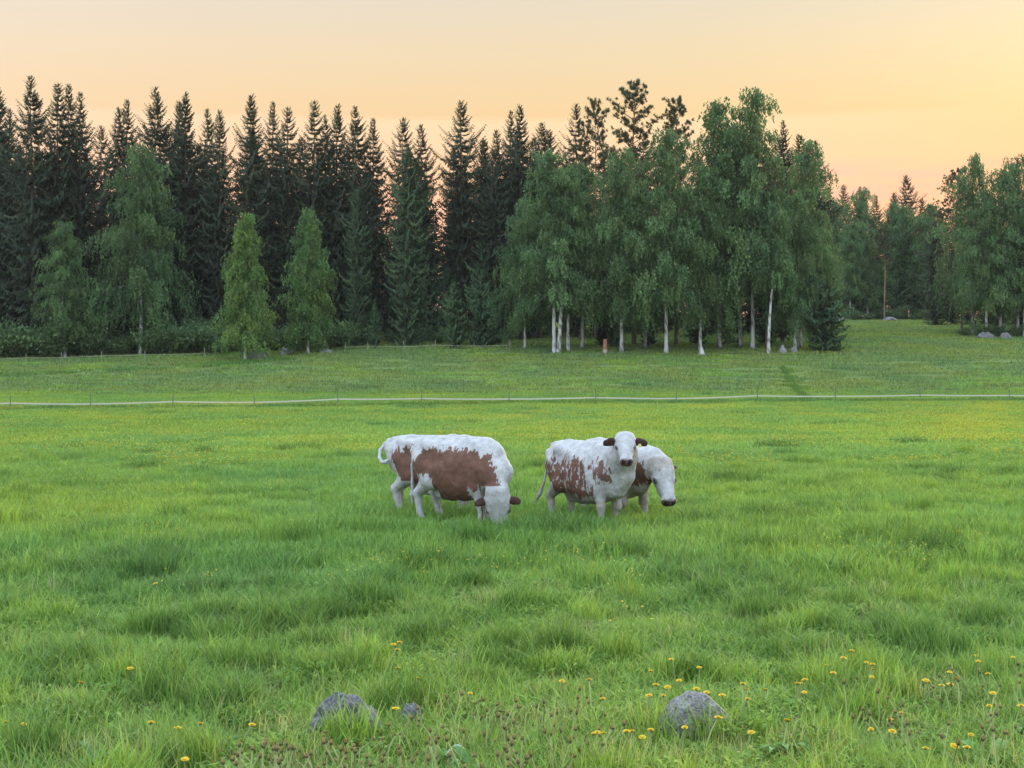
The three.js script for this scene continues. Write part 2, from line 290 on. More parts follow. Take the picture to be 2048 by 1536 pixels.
  for (let k = 0; k < 8; k++) { const px = 690 + k * 45 + (r() - 0.5) * 20; plantAt(SH[k % 2], 'forest_shrub', px, lerp(648, 664, r()), 152 + 2 * r(), r() * 6.28, 'low dark shrub behind the small young spruces, ' + ordinal(k + 1) + ' counted from the left', 'shrub', 'shrubs behind the young spruces', 1); }

  // the grove in the middle
  const grove = [
    [makeBirch(205, 17, 3.8, { bare: 0.26, stems: 2, lean: -0.5, hang: 0.9 }), 1108, 300, 141, 0.0, 'double-stemmed birch at the left end of the grove', 1.05], [BI[0], 1136, 335, 143, 1.0, 'birch with a straight white trunk, second in the grove', 1.0], [BI[3], 1050, 405, 146, 3.0, 'low leafy birch hanging over the grove\'s left flank', 0.95],
    [BI[2], 1165, 325, 147, 4.0, 'birch with pointed top in the grove\'s left half', 1.1], [BI[3], 1243, 300, 142, 2.0, 'broad birch in the grove beside the reddish stump', 0.95], [BI[0], 1332, 258, 141, 3.0, 'birch with thin grey trunk in the middle of the grove', 0.95],
    [BI[1], 1290, 380, 148, 5.0, 'shorter birch filling the middle of the grove from behind', 1.2], [BI[3], 1400, 330, 143, 0.7, 'weeping birch with hanging foliage above the pale cone-shaped stone', 1.0], [BI[2], 1438, 196, 146, 1.7, 'tall birch left of the grove\'s highest crown', 0.95],
    [BI[0], 1505, 177, 145, 2.9, 'tallest birch, highest crown of the grove', 0.85], [BI[2], 1480, 240, 149, 2.2, 'slim birch behind the grove\'s highest crown', 0.9], [BI[1], 1600, 275, 148, 3.8, 'loose airy birch at the right end of the grove', 0.85], [BI[3], 1590, 385, 144, 1.1, 'full green birch on the right flank of the grove', 1.05], [BI[0], 1640, 420, 150, 2.1, 'low birch farthest right in the grove', 1.0]];
  for (const [p, px, top, d, turn, label, w] of grove) plantAt(p, 'birch_tree', px, top, d, turn, label, 'birch tree', null, w);
  const leaner = makeBirch(251, 14, 2.0, { bare: 0.5, lean: 1.3, thick: 0.011, limbs: 32, white: 0.7 });
  plantAt(leaner, 'birch_tree', 1537, 420, 140.5, 0, 'leaning birch with the brightest white trunk in the grove', 'birch tree');
  plantAt(PI[0], 'pine_tree', 1264, 174, 152, 0.4, 'tall broad-topped pine above the middle of the grove', 'pine tree', null, 0.95);
  plantAt(PI[1], 'pine_tree', 1354, 200, 151, 1.4, 'tall narrow-topped pine right of the broad pine', 'pine tree', null, 0.8);
  plantAt(PI[1], 'pine_tree', 1192, 204, 160, 2.4, 'slim pine with open crown left of the broad pine', 'pine tree', null, 0.7);
  plantAt(PI[0], 'pine_tree', 1534, 300, 146, 3.4, 'pine with reddish bare trunk beside the leaning white birch', 'pine tree', null, 0.6);
  plantAt(SP[2], 'spruce_tree', 1205, 400, 150, 0.2, 'dark spruce inside the grove left of the broad birch', 'spruce tree'); plantAt(SP[0], 'spruce_tree', 1300, 430, 150, 0.9, 'dark spruce inside the grove behind the grey-trunked birch', 'spruce tree');
  plantAt(SP[3], 'spruce_tree', 1395, 400, 153, 1.9, 'dark spruce hidden deep in the middle of the grove', 'spruce tree'); plantAt(SP[1], 'spruce_tree', 1455, 350, 152, 2.9, 'dark spruce behind the tall birches of the grove', 'spruce tree'); plantAt(SP[0], 'spruce_tree', 1530, 330, 151, 2.2, 'dark spruce behind the reddish pine trunk', 'spruce tree');
  plantAt(YOUNG[1], 'spruce_tree', 1650, 560, 143, 0.8, 'low dark spruce with sweeping skirts at the grove\'s right foot', 'spruce tree', null, 1.45);
  plantAt(YOUNG[0], 'spruce_tree', 1225, 600, 146, 0.8, 'small dark spruce between the stump and the birches', 'spruce tree');

  // the wood behind the clearing on the right
  const far = [[BI[0], 1668, 395, 236, 'birch'], [SP[0], 1685, 368, 250, 'spruce'], [BI[2], 1700, 445, 226, 'birch'], [BI[3], 1722, 378, 240, 'birch'], [BI[1], 1735, 440, 228, 'birch'], [PI[1], 1769, 470, 224, 'pine'], [SP[2], 1752, 390, 248, 'spruce'], [BI[3], 1790, 405, 236, 'birch'], [SP[4], 1813, 350, 246, 'spruce'], [BI[1], 1822, 410, 232, 'birch'], [BI[0], 1850, 430, 230, 'birch'],
    [SP[1], 1785, 385, 252, 'spruce'], [BI[2], 1868, 405, 238, 'birch'], [PI[0], 1885, 420, 225, 'pine'], [SP[0], 1845, 395, 250, 'spruce'], [PI[0], 1912, 345, 205, 'pine'], [SP[2], 1720, 372, 256, 'spruce'], [BI[0], 1640, 400, 240, 'birch'], [SP[3], 1660, 420, 246, 'spruce'], [SP[3], 1740, 470, 238, 'spruce'], [SP[1], 1830, 480, 236, 'spruce'], [SP[3], 1880, 470, 236, 'spruce'], [SP[4], 1905, 440, 230, 'spruce'], [SP[3], 1700, 500, 238, 'spruce'], [SP[4], 1790, 480, 240, 'spruce'], [SP[3], 1858, 500, 232, 'spruce']];
  const count = {};
  for (const [p, px, top, d, kind] of far.sort((a, b) => a[1] - b[1])) { count[kind] = (count[kind] ?? 0) + 1; plantAt(p, kind + '_tree', px, top, d, r() * 6.28, `${kind} in the distant wood beyond the right clearing, ${ordinal(count[kind])} such from its left end`, kind + ' tree', 'trees of the distant wood', kind === 'spruce' ? 1.2 : 1.1); }
  for (let k = 0; k < 7; k++) plantAt(SH[k % 2], 'forest_shrub', 1655 + k * 40 + r() * 24, 603 + r() * 24, 222 + r() * 4, r() * 6.28, 'shrub at the foot of the distant wood, ' + ordinal(k + 1) + ' counted from the left', 'shrub', 'shrubs at the distant wood', 1.2);
  for (let k = 0; k < 6; k++) plantAt(YOUNG[k % 2], 'spruce_tree', 1665 + k * 42 + r() * 12, 545 + r() * 30, 226 + r() * 4, r() * 6.28, 'small spruce low in the distant wood, ' + ordinal(k + 1) + ' counted from the left', 'spruce tree', 'small spruces of the distant wood', 1.2);
  // the clump at the right edge, and the wood that goes on beyond it towards the sun
  const right = [[BI[3], 1945, 312, 172, 'leafy birch at the left side of the right edge clump', 0.9], [BI[1], 2000, 335, 168, 'birch above the boulders of the right edge clump', 1.0], [BI[3], 2035, 312, 170, 'broad birch cut by the right edge of the picture', 1.0], [BI[0], 1972, 400, 166, 'lower birch in front of the right edge clump', 1.1], [PI[0], 1925, 380, 176, 'brownish pine behind the right edge clump', 0.8], [SP[3], 1990, 400, 176, 'dark spruce inside the right edge clump', 1.1], [BI[2], 2048, 420, 166, 'small birch low at the right edge', 1.2], [SP[3], 2040, 420, 178, 'dark spruce behind the birch at the right edge', 1.1]];
  for (const [p, px, top, d, label, w] of right) plantAt(p, label.includes('pine') ? 'pine_tree' : label.includes('spruce') ? 'spruce_tree' : 'birch_tree', px, top, d, r() * 6.28, label, label.includes('pine') ? 'pine tree' : label.includes('spruce') ? 'spruce tree' : 'birch tree', null, w);
  for (let k = 0; k < 7; k++) plantAt(SP[[3, 1, 3, 0, 3, 1, 3][k]], 'forest_spruce', 1868 + k * 32 + r() * 8, 440 + r() * 60, 196 + r() * 14, r() * 6.28, 'dark spruce behind the right edge clump, ' + ordinal(k + 1) + ' from its left side', 'spruce tree', 'spruces behind the right edge clump', 1.5);
  for (let k = 0; k < 4; k++) plantAt(SH[k % 2], 'forest_shrub', 1930 + k * 36, 640 + r() * 10, 165 + r() * 2, r() * 6.28, 'shrub under the right edge clump, ' + ordinal(k + 1) + ' counted from the left', 'shrub', 'shrubs at the right edge clump', 1);
  for (let k = 0; k < 12; k++) { const px = 2085 + k * 62, p = [SP[1], BI[3], SP[3], BI[0]][k % 4]; plantAt(p, k % 2 ? 'birch_tree' : 'spruce_tree', px, 390 + r() * 60, 168 + r() * 16, r() * 6.28, 'tree of the wood going on past the right edge', k % 2 ? 'birch tree' : 'spruce tree', 'trees past the right edge', 1.2); }
}
// ---------- grass ----------
const grassMat = new THREE.MeshPhysicalMaterial({ vertexColors: true, roughness: 0.75, transmission: 0.5, thickness: 0, side: THREE.DoubleSide, specularIntensity: 0.35 });
grassMat.name = 'grass_blades';
function patch(seed, { n, R, h0, h1, w, bend, pal, seg = 2 }) {
  const r = rng(seed), S = new Soup();
  for (let i = 0; i < n; i++) {
    const a = r() * 6.283, q = Math.sqrt(r()) * R, x = Math.cos(a) * q, z = Math.sin(a) * q, h = lerp(h0, h1, r() * r() * 0.6 + r() * 0.4), b = r() * 6.283, l = h * bend * (0.25 + r()), bw = w * (0.6 + 0.8 * r());
    const c = vary(pal[Math.floor(r() * pal.length)], r, 0.32), f = b + 1.57 + (r() - 0.5) * 1.2, wx = Math.cos(f) * bw / 2, wz = Math.sin(f) * bw / 2, lx = Math.cos(b) * l, lz = Math.sin(b) * l;
    let A = S.v(x - wx, -0.03, z - wz, c), B = S.v(x + wx, -0.03, z + wz, c);
    for (let s = 1; s <= seg; s++) {
      const t = s / (seg + 1), k = t * t, y = h * (t - 0.25 * bend * k), ww = 1 - 0.35 * t;
      const C = S.v(x + lx * k - wx * ww, y, z + lz * k - wz * ww, c), D = S.v(x + lx * k + wx * ww, y, z + lz * k + wz * ww, c);
      S.quad(A, B, D, C); A = C; B = D;
    }
    S.tri(A, B, S.v(x + lx, h * (1 - 0.25 * bend), z + lz, c));
  }
  return S.build();
}
function weeds(seed, { n, R, h, s, pal }) {                // low broad leaves: clover, dandelion rosettes
  const r = rng(seed), S = new Soup();
  for (let i = 0; i < n; i++) {
    const a = r() * 6.283, q = Math.sqrt(r()) * R, x = Math.cos(a) * q, z = Math.sin(a) * q, b = r() * 6.283, l = s * (0.6 + 0.8 * r()), y = h * r(), up = l * (0.2 + 0.9 * r()), c = vary(pal[Math.floor(r() * pal.length)], r, 0.22), cx = Math.cos(b), cz = Math.sin(b), w = l * 0.28;
    const p0 = S.v(x, y, z, c), p1 = S.v(x + cx * l * 0.55 - cz * w, y + up * 0.7, z + cz * l * 0.55 + cx * w, c), p2 = S.v(x + cx * l, y + up * 0.75, z + cz * l, c), p3 = S.v(x + cx * l * 0.55 + cz * w, y + up * 0.7, z + cz * l * 0.55 - cx * w, c);
    S.quad(p0, p1, p2, p3);
  }
  return S.build();
}
const FRESH = [[0.235, 0.38, 0.06], [0.26, 0.40, 0.062], [0.20, 0.36, 0.058], [0.29, 0.41, 0.075]];
const MID = [[0.19, 0.335, 0.056], [0.215, 0.355, 0.058], [0.16, 0.305, 0.054], [0.245, 0.375, 0.07]];
const DEEP = [[0.14, 0.26, 0.045], [0.16, 0.28, 0.047], [0.12, 0.235, 0.043], [0.19, 0.31, 0.052]];
const YELLOWISH = [[0.27, 0.40, 0.055], [0.30, 0.41, 0.058], [0.235, 0.375, 0.052], [0.33, 0.42, 0.07]];
const SEED = [[0.23, 0.31, 0.085], [0.26, 0.31, 0.11], [0.20, 0.29, 0.07], [0.24, 0.33, 0.07]];
const DRY = [[0.34, 0.38, 0.14], [0.30, 0.36, 0.12], [0.38, 0.38, 0.17]];
const rocks = [];                                          // [x, z, radius] where no grass stands
const tmpO = new THREE.Object3D(), tmpC = new THREE.Color();
function scatter(name, label, geos, d0, d1, cell, seed, choose, extra = []) {
  const r = rng(seed), lists = geos.map(() => []);
  for (const [k, X, D, sx, sy, t] of extra) lists[k].push([X, ground(X, -D), -D, r() * 6.283, sx, sy, t]);
  for (let d = d0; d < d1; d += cell) {
    const half = d * 0.364 * 1.10 + 1.5;
    for (let x = -half; x < half; x += cell) {
      const X = x + (r() - 0.5) * cell * 1.3, D = d + (r() - 0.5) * cell * 1.3, Z = -D;
      if (rocks.some(([rx, rz, rr]) => Math.hypot(X - rx, Z - rz) < rr)) { r(); continue; }
      const c = choose(X, D, r); if (!c) continue;
      lists[c.kind].push([X, ground(X, Z), Z, r() * 6.283, c.sx, c.sy, c.tint]);
    }
  }
  lists.forEach((list, k) => {
    if (!list.length) return;
    const m = new THREE.InstancedMesh(geos[k], grassMat, list.length); m.name = numbered(name);
    list.forEach(([x, y, z, a, sx, sy, t], i) => { tmpO.position.set(x, y, z); tmpO.rotation.set(0, a, 0); tmpO.scale.set(sx, sy, sx); tmpO.updateMatrix(); m.setMatrixAt(i, tmpO.matrix); m.setColorAt(i, tmpC.setRGB(...t)); });
    tag(m, label, 'grass', null, 'stuff'); scene.add(m);
  });
}
// growth: how lush (tall, dark) the sward is; warm: how yellow
const lush = (x, d) => 0.5 * fbm(x * 0.55 + 31, d * 0.42, 3) + 0.35 * fbm(x * 0.13, d * 0.1 + 7, 2);
const warm = (x, d) => fbm(x * 0.09 - 5, d * 0.05 + 3, 3);
function tint(x, d, r, deep) {
  const w = warm(x, d), k = 0.9 + 0.2 * r();
  return [k * (1 + 0.35 * w - 0.25 * deep), k * (1 + 0.12 * w - 0.12 * deep), k * (1 - 0.25 * w + 0.1 * deep)];
}
// ---------- cows ----------
const V = (x, y, z) => [x, y, z];
const sub = (a, b) => [a[0] - b[0], a[1] - b[1], a[2] - b[2]], add = (a, b, k = 1) => [a[0] + b[0] * k, a[1] + b[1] * k, a[2] + b[2] * k], dot = (a, b) => a[0] * b[0] + a[1] * b[1] + a[2] * b[2];
const norm = (a) => { const l = Math.hypot(...a); return [a[0] / l, a[1] / l, a[2] / l]; }, cross = (a, b) => [a[1] * b[2] - a[2] * b[1], a[2] * b[0] - a[0] * b[2], a[0] * b[1] - a[1] * b[0]];
// surface nets: a closed, smooth, indexed surface where the field crosses zero (negative inside)
function surfaceNet(field, lo, hi, cell) {
  const nx = Math.ceil((hi[0] - lo[0]) / cell) + 1, ny = Math.ceil((hi[1] - lo[1]) / cell) + 1, nz = Math.ceil((hi[2] - lo[2]) / cell) + 1;
  const f = new Float32Array(nx * ny * nz);
  // a coarse pass first: only blocks near the surface are sampled finely
  const B = 6;
  for (let bz = 0; bz < nz; bz += B) for (let by = 0; by < ny; by += B) for (let bx = 0; bx < nx; bx += B) {
    const c = field(lo[0] + (bx + B / 2) * cell, lo[1] + (by + B / 2) * cell, lo[2] + (bz + B / 2) * cell), far = Math.abs(c) > cell * B * 1.6;
    for (let z = bz; z < Math.min(nz, bz + B); z++) for (let y = by; y < Math.min(ny, by + B); y++) for (let x = bx; x < Math.min(nx, bx + B); x++) f[(z * ny + y) * nx + x] = far ? c : field(lo[0] + x * cell, lo[1] + y * cell, lo[2] + z * cell);
  }
  const id = new Int32Array(nx * ny * nz).fill(-1), pos = [], idx = [];
  const off = [0, 1, nx, nx + 1, nx * ny, nx * ny + 1, nx * ny + nx, nx * ny + nx + 1], ed = [[0, 1], [2, 3], [4, 5], [6, 7], [0, 2], [1, 3], [4, 6], [5, 7], [0, 4], [1, 5], [2, 6], [3, 7]];
  for (let z = 0; z < nz - 1; z++) for (let y = 0; y < ny - 1; y++) for (let x = 0; x < nx - 1; x++) {
    const o = (z * ny + y) * nx + x; let mask = 0; for (let k = 0; k < 8; k++) if (f[o + off[k]] < 0) mask |= 1 << k;
    if (mask === 0 || mask === 255) continue;
    let sx = 0, sy = 0, sz = 0, n = 0;
    for (const [a, b] of ed) { const fa = f[o + off[a]], fb = f[o + off[b]]; if ((fa < 0) === (fb < 0)) continue; const t = fa / (fa - fb); sx += lerp(a & 1, b & 1, t); sy += lerp(a >> 1 & 1, b >> 1 & 1, t); sz += lerp(a >> 2 & 1, b >> 2 & 1, t); n++; }
    id[o] = pos.length / 3; pos.push(lo[0] + (x + sx / n) * cell, lo[1] + (y + sy / n) * cell, lo[2] + (z + sz / n) * cell);
  }
  const face = (a, b, c, d, flip) => flip ? idx.push(a, c, b, a, d, c) : idx.push(a, b, c, a, c, d);
  for (let z = 1; z < nz - 1; z++) for (let y = 1; y < ny - 1; y++) for (let x = 1; x < nx - 1; x++) {
    const o = (z * ny + y) * nx + x, s = f[o] < 0;
    if (s !== f[o + 1] < 0) face(id[o - nx - nx * ny], id[o - nx * ny], id[o], id[o - nx], !s);
    if (s !== f[o + nx] < 0) face(id[o - 1 - nx * ny], id[o - 1], id[o], id[o - nx * ny], !s);
    if (s !== f[o + nx * ny] < 0) face(id[o - 1 - nx], id[o - nx], id[o], id[o - 1], !s);
  }
  return { pos, idx };
}
const smin = (a, b, k) => { const h = Math.max(k - Math.abs(a - b), 0) / k; return Math.min(a, b) - h * h * k * 0.25; };
function capsule(p, a, b, ra, rb) { const ab = sub(b, a), ap = sub(p, a), t = clamp(dot(ap, ab) / dot(ab, ab)); return Math.hypot(ap[0] - ab[0] * t, ap[1] - ab[1] * t, ap[2] - ab[2] * t) - lerp(ra, rb, t); }
const TRUNK = [[-0.90, 1.06, 0.02, 0.02], [-0.86, 1.06, 0.16, 0.14], [-0.78, 1.05, 0.27, 0.22], [-0.62, 1.01, 0.35, 0.285], [-0.42, 0.965, 0.405, 0.315], [-0.15, 0.885, 0.475, 0.385], [0.12, 0.865, 0.495, 0.40], [0.38, 0.88, 0.475, 0.355], [0.58, 0.925, 0.435, 0.285], [0.70, 0.94, 0.36, 0.23], [0.80, 0.93, 0.26, 0.17], [0.87, 0.92, 0.10, 0.08], [0.90, 0.92, 0.02, 0.02]];
function trunkAt(x) {
  let i = 1; while (i < TRUNK.length - 1 && x > TRUNK[i][0]) i++;
  const a = TRUNK[i - 1], b = TRUNK[i], t = clamp((x - a[0]) / (b[0] - a[0])), s = t * t * (3 - 2 * t) * 0.35 + t * 0.65;
  return [lerp(a[1], b[1], s), lerp(a[2], b[2], s), lerp(a[3], b[3], s)];
}
// pose: { neck: [points], poll, face, up, legs, tail, ears, headScale, coat }
function makeCow(pose, seed) {
  const bones = [];                                        // [a, b, ra, rb, blend, tag]
  const legs = (side) => {
    const L = pose.legs?.[side > 0 ? 'right' : 'left'] ?? {}, f = L.front ?? 0, h = L.hind ?? 0, z = side;
    bones.push([V(0.56, 0.92, z * 0.20), V(0.47, 0.64, z * 0.215), 0.16, 0.115, 0.10], [V(0.47, 0.64, z * 0.215), V(0.50 + f * 0.5, 0.37, z * 0.19), 0.105, 0.068, 0.05], [V(0.50 + f * 0.5, 0.37, z * 0.19), V(0.49 + f, 0.12, z * 0.18), 0.062, 0.048, 0.03], [V(0.49 + f, 0.13, z * 0.18), V(0.53 + f, 0.04, z * 0.185), 0.052, 0.066, 0.03]);
    bones.push([V(-0.56, 0.98, z * 0.17), V(-0.42, 0.70, z * 0.22), 0.20, 0.15, 0.10], [V(-0.44, 0.70, z * 0.21), V(-0.69 + h * 0.5, 0.47, z * 0.18), 0.135, 0.075, 0.08], [V(-0.69 + h * 0.5, 0.47, z * 0.18), V(-0.63 + h, 0.13, z * 0.17), 0.066, 0.05, 0.03], [V(-0.63 + h, 0.14, z * 0.17), V(-0.58 + h, 0.04, z * 0.175), 0.054, 0.066, 0.03]);
  };
  legs(1); legs(-1);
  bones.push([V(-0.34, 0.50, 0), V(-0.12, 0.45, 0), 0.13, 0.09, 0.08]);                        // udder
  bones.push([V(0.72, 0.62, 0), V(0.86, 0.86, 0), 0.10, 0.15, 0.14]);                          // brisket
  for (const z of [-1, 1]) { bones.push([V(-0.56, 1.27, z * 0.18), V(-0.46, 1.245, z * 0.24), 0.05, 0.05, 0.14], [V(-0.85, 1.19, z * 0.10), V(-0.86, 1.15, z * 0.115), 0.045, 0.045, 0.08], [V(0.40, 1.27, z * 0.13), V(0.60, 0.86, z * 0.255), 0.075, 0.075, 0.07], [V(-0.40, 0.72, z * 0.27), V(-0.36, 0.66, z * 0.25), 0.09, 0.08, 0.07], [V(-0.715, 0.50, z * 0.18), V(-0.715, 0.47, z * 0.18), 0.048, 0.045, 0.03], [V(0.51, 0.37, z * 0.19), V(0.51, 0.34, z * 0.19), 0.066, 0.062, 0.03]); }
  bones.push([V(-0.86, 1.29, 0), V(-0.45, 1.335, 0), 0.04, 0.04, 0.09], [V(-0.45, 1.335, 0), V(0.30, 1.335, 0), 0.035, 0.045, 0.09]);               // hip bones
  bones.push([V(0.48, 1.31, 0), V(0.30, 1.31, 0), 0.06, 0.05, 0.14]);                          // withers
  const N = pose.neck; for (let i = 1; i < N.length; i++) bones.push([N[i - 1].slice(0, 3), N[i].slice(0, 3), N[i - 1][3], N[i][3], 0.18]);
  const hs = pose.headScale ?? 1, f = norm(pose.face), s = norm(cross(f, norm(pose.up))), u = cross(s, f), H = (a, b, c) => add(add(add(pose.poll, f, a * hs), u, b * hs), s, c * hs);
  const toHead = (p) => { const d = sub(p, pose.poll); return [dot(d, f) / hs, dot(d, u) / hs, dot(d, s) / hs]; };
  bones.push([H(0.02, -0.06, 0), H(0.10, -0.07, 0), 0.115 * hs, 0.12 * hs, 0.05], [H(0.05, -0.05, 0.05), H(0.05, -0.05, -0.05), 0.095 * hs, 0.095 * hs, 0.05], [H(0.15, -0.055, 0.055), H(0.15, -0.055, -0.055), 0.082 * hs, 0.082 * hs, 0.05]);
  bones.push([H(0.12, -0.075, 0), H(0.40, -0.085, 0), 0.124 * hs, 0.076 * hs, 0.05], [H(0.10, -0.16, 0), H(0.40, -0.125, 0), 0.085 * hs, 0.055 * hs, 0.05], [H(0.43, -0.10, 0.028), H(0.43, -0.10, -0.028), 0.066 * hs, 0.066 * hs, 0.03]);
  bones.push([H(-0.035, 0.0, 0.045), H(-0.035, 0.0, -0.045), 0.085 * hs, 0.085 * hs, 0.07], [H(0.06, 0.0, 0.04), H(0.06, 0.0, -0.04), 0.075 * hs, 0.075 * hs, 0.07]);            // poll tuft
  for (const k of [-1, 1]) bones.push([H(0.175, -0.03, k * 0.115), H(0.195, -0.035, k * 0.115), 0.026 * hs, 0.022 * hs, 0.015]);
  const tail = pose.tail; for (let i = 1; i < tail.length; i++) bones.push([tail[i - 1].slice(0, 3), tail[i].slice(0, 3), tail[i - 1][3], tail[i][3], 0.02]);
  // ears: flattened, leaf-shaped, opening forwards
  const ears = [-1, 1].map((k) => { const e = pose.ears ?? [0.0, -0.10, 1]; const base = H(0.05, -0.01, k * 0.105), dir = norm(add(add([0, 0, 0], f, e[0]), add([s[0] * k * e[2], s[1] * k * e[2], s[2] * k * e[2]], u, e[1]))), wide = norm(cross(dir, pose.earFace ?? f)), thin = cross(wide, dir); return { base, dir, wide, thin }; });
  const es = pose.earScale ?? hs, ear = (p, e) => { const d = sub(p, e.base), a = dot(d, e.dir) / es, w = dot(d, e.wide) / es, t = dot(d, e.thin) / es, c = clamp(a / 0.215), half = 0.024 + 0.045 * Math.sin(Math.min(1, c * 0.95 + 0.05) * 3.05); const q = Math.hypot(Math.max(0, -a), Math.max(0, a - 0.205)); return (Math.hypot(q, Math.max(0, Math.abs(w) - half * 0.75), Math.max(0, Math.abs(t + w * w * 5 * (c > 0.15 ? 1 : 0)) - 0.004)) - 0.015) * es * 0.8; };
  for (const b of bones) { b.mid = [(b[0][0] + b[1][0]) / 2, (b[0][1] + b[1][1]) / 2, (b[0][2] + b[1][2]) / 2]; b.reach = Math.hypot(...sub(b[0], b[1])) / 2 + Math.max(b[2], b[3]); }
  const field = (x, y, z) => {
    const p = [x, y, z]; let d;
    { const xc = clamp(x, -0.875, 0.855), [cy, hh, hw] = trunkAt(xc), yy = (y - cy) / hh, zz = z / hw / (yy > 0 ? 1 - 0.27 * yy * yy : 1), q = Math.pow(Math.pow(Math.abs(yy), 2.25) + Math.pow(Math.abs(zz), 2.25), 1 / 2.25); d = (q - 1) * Math.min(hh, hw) * 0.9; const ex = Math.abs(x - xc); if (ex > 0) d = d > 0 ? Math.hypot(d, ex) : ex; }
    for (const b of bones) { const far = Math.hypot(x - b.mid[0], y - b.mid[1], z - b.mid[2]) - b.reach; if (far > d + b[4] + 0.02 && far > 0.05) { continue; } d = smin(d, capsule(p, b[0], b[1], b[2], b[3]), b[4]); }
    // hollow flank in front of the hip, and behind the shoulder
    { const az = Math.abs(z), c = -(Math.hypot((x + 0.27) / 1.5, (y - 1.09), (az - 0.40) / 0.9) - 0.13), s2 = -(Math.hypot((x - 0.22) / 0.8, (y - 0.82) / 2.2, (az - 0.47)) - 0.10); for (const q of [c, s2]) { const k = 0.10, hh = Math.max(k - Math.abs(d - q), 0) / k; d = Math.max(d, q) + hh * hh * k * 0.25; } }
    for (const e of ears) if (Math.hypot(x - e.base[0], y - e.base[1], z - e.base[2]) < 0.34) d = smin(d, ear(p, e), 0.015);
    return d + 0.004 * n3(x * 9 + seed, y * 9, z * 9) + 0.0015 * n3(x * 24, y * 16, z * 24 + seed);
  };
  const lo = [-1.05, -0.03, -0.5], hi = [1.1, 1.45, 0.5];
  const grow = (p, r) => { for (let k = 0; k < 3; k++) { lo[k] = Math.min(lo[k], p[k] - r); hi[k] = Math.max(hi[k], p[k] + r); } };
  for (const b of bones) { grow(b[0], b[2] + 0.04); grow(b[1], b[3] + 0.04); } for (const e of ears) grow(add(e.base, e.dir, 0.24 * hs), 0.07);
  const { pos, idx } = surfaceNet(field, lo, hi, 0.013), col = new Float32Array(pos.length), r = rng(seed);
  for (let i = 0; i < pos.length; i += 3) {
    const p = [pos[i], pos[i + 1], pos[i + 2]], h = toHead(p); let inEar = -1, earAlong = 0, earFront = 0;
    ears.forEach((e, k) => { const d = sub(p, e.base), a = dot(d, e.dir) / hs; if (a > 0.035 && ear(p, e) < 0.01) { inEar = k; earAlong = a; earFront = dot(d, e.thin); } });
    const c = pose.coat(p, h, inEar >= 0, earAlong);
    const k = 1 + 0.15 * n3(p[0] * 40, p[1] * 14, p[2] * 40) + 0.16 * n3(p[0] * 6, p[1] * 5, p[2] * 6 + seed) + 0.20 * (r() - 0.5);
    col[i] = c[0] * k; col[i + 1] = c[1] * k; col[i + 2] = c[2] * k;
  }
  const g = new THREE.BufferGeometry();
  g.setAttribute('position', new THREE.Float32BufferAttribute(pos, 3)); g.setAttribute('color', new THREE.BufferAttribute(col, 3)); g.setIndex(idx); g.computeVertexNormals();
  return { g, H, ears, f, u, s, hs };
}
const WHITE = [0.375, 0.375, 0.372], BROWN = [0.132, 0.070, 0.050], DARKBROWN = [0.06, 0.032, 0.025], PINK = [0.10, 0.062, 0.055], BLACK = [0.02, 0.017, 0.015], HOOF = [0.09, 0.075, 0.06], MUD_SHADE = [0.30, 0.27, 0.22];
const mixC = (a, b, t) => [lerp(a[0], b[0], t), lerp(a[1], b[1], t), lerp(a[2], b[2], t)];
// jagged coat borders: hair lies mostly downwards, so teeth are tall and narrow
const jag = (p, s = 0) => 0.05 * n3(p[0] * 7 + s, p[1] * 3, p[2] * 5) + 0.045 * n3(p[0] * 22 + s, p[1] * 5, p[2] * 14) + 0.02 * n3(p[0] * 55, p[1] * 14 + s, p[2] * 40);
function headCoat(h, inEar, along, earTone = DARKBROWN) {
  if (inEar) return along > 0.02 ? earTone : null;
  if (h[0] < -0.12 || h[0] > 0.56 || Math.abs(h[2]) > 0.2 || h[1] < -0.3) return null;
  const e = Math.hypot((h[0] - 0.185) * 1.0, (h[1] + 0.035) * 1.3, Math.abs(h[2]) - 0.135);
  if (e < 0.026) return BLACK;
  if (e < 0.046 && h[1] > -0.09) return mixC(DARKBROWN, WHITE, 0.25);
  if (h[0] > 0.44 && h[1] > -0.14 && h[1] < -0.045) { const n = Math.hypot(h[0] - 0.485, (h[1] + 0.075), (Math.abs(h[2]) - 0.045)); return n < 0.03 ? BLACK : PINK; }
  if (h[0] > 0.455) return mixC(PINK, WHITE, 0.4);
  return null;
}
const cowMat = new THREE.MeshPhysicalMaterial({ vertexColors: true, roughness: 0.85, specularIntensity: 0.3, sheen: 0.25, sheenRoughness: 0.6, sheenColor: new THREE.Color(0.9, 0.9, 0.9) }); cowMat.name = 'cow_hide';
function placeCow(cow, px, d, yaw, label, turn = 1) {
  const g = group('cow'), b = onGround(px, d); addMesh('body', cow.g, cowMat, g);
  g.position.set(b.x, b.y - 0.01, b.z); g.rotation.y = -yaw * Math.PI / 180; g.scale.setScalar(turn);
  return tag(g, label, 'cow', 'cows grazing in the pasture');
}
const tailDown = [[-0.84, 1.27, 0, 0.035], [-0.93, 1.18, 0.0, 0.032], [-0.95, 0.9, 0.01, 0.022], [-0.94, 0.62, 0.02, 0.02], [-0.93, 0.42, 0.03, 0.04], [-0.93, 0.28, 0.03, 0.012]];
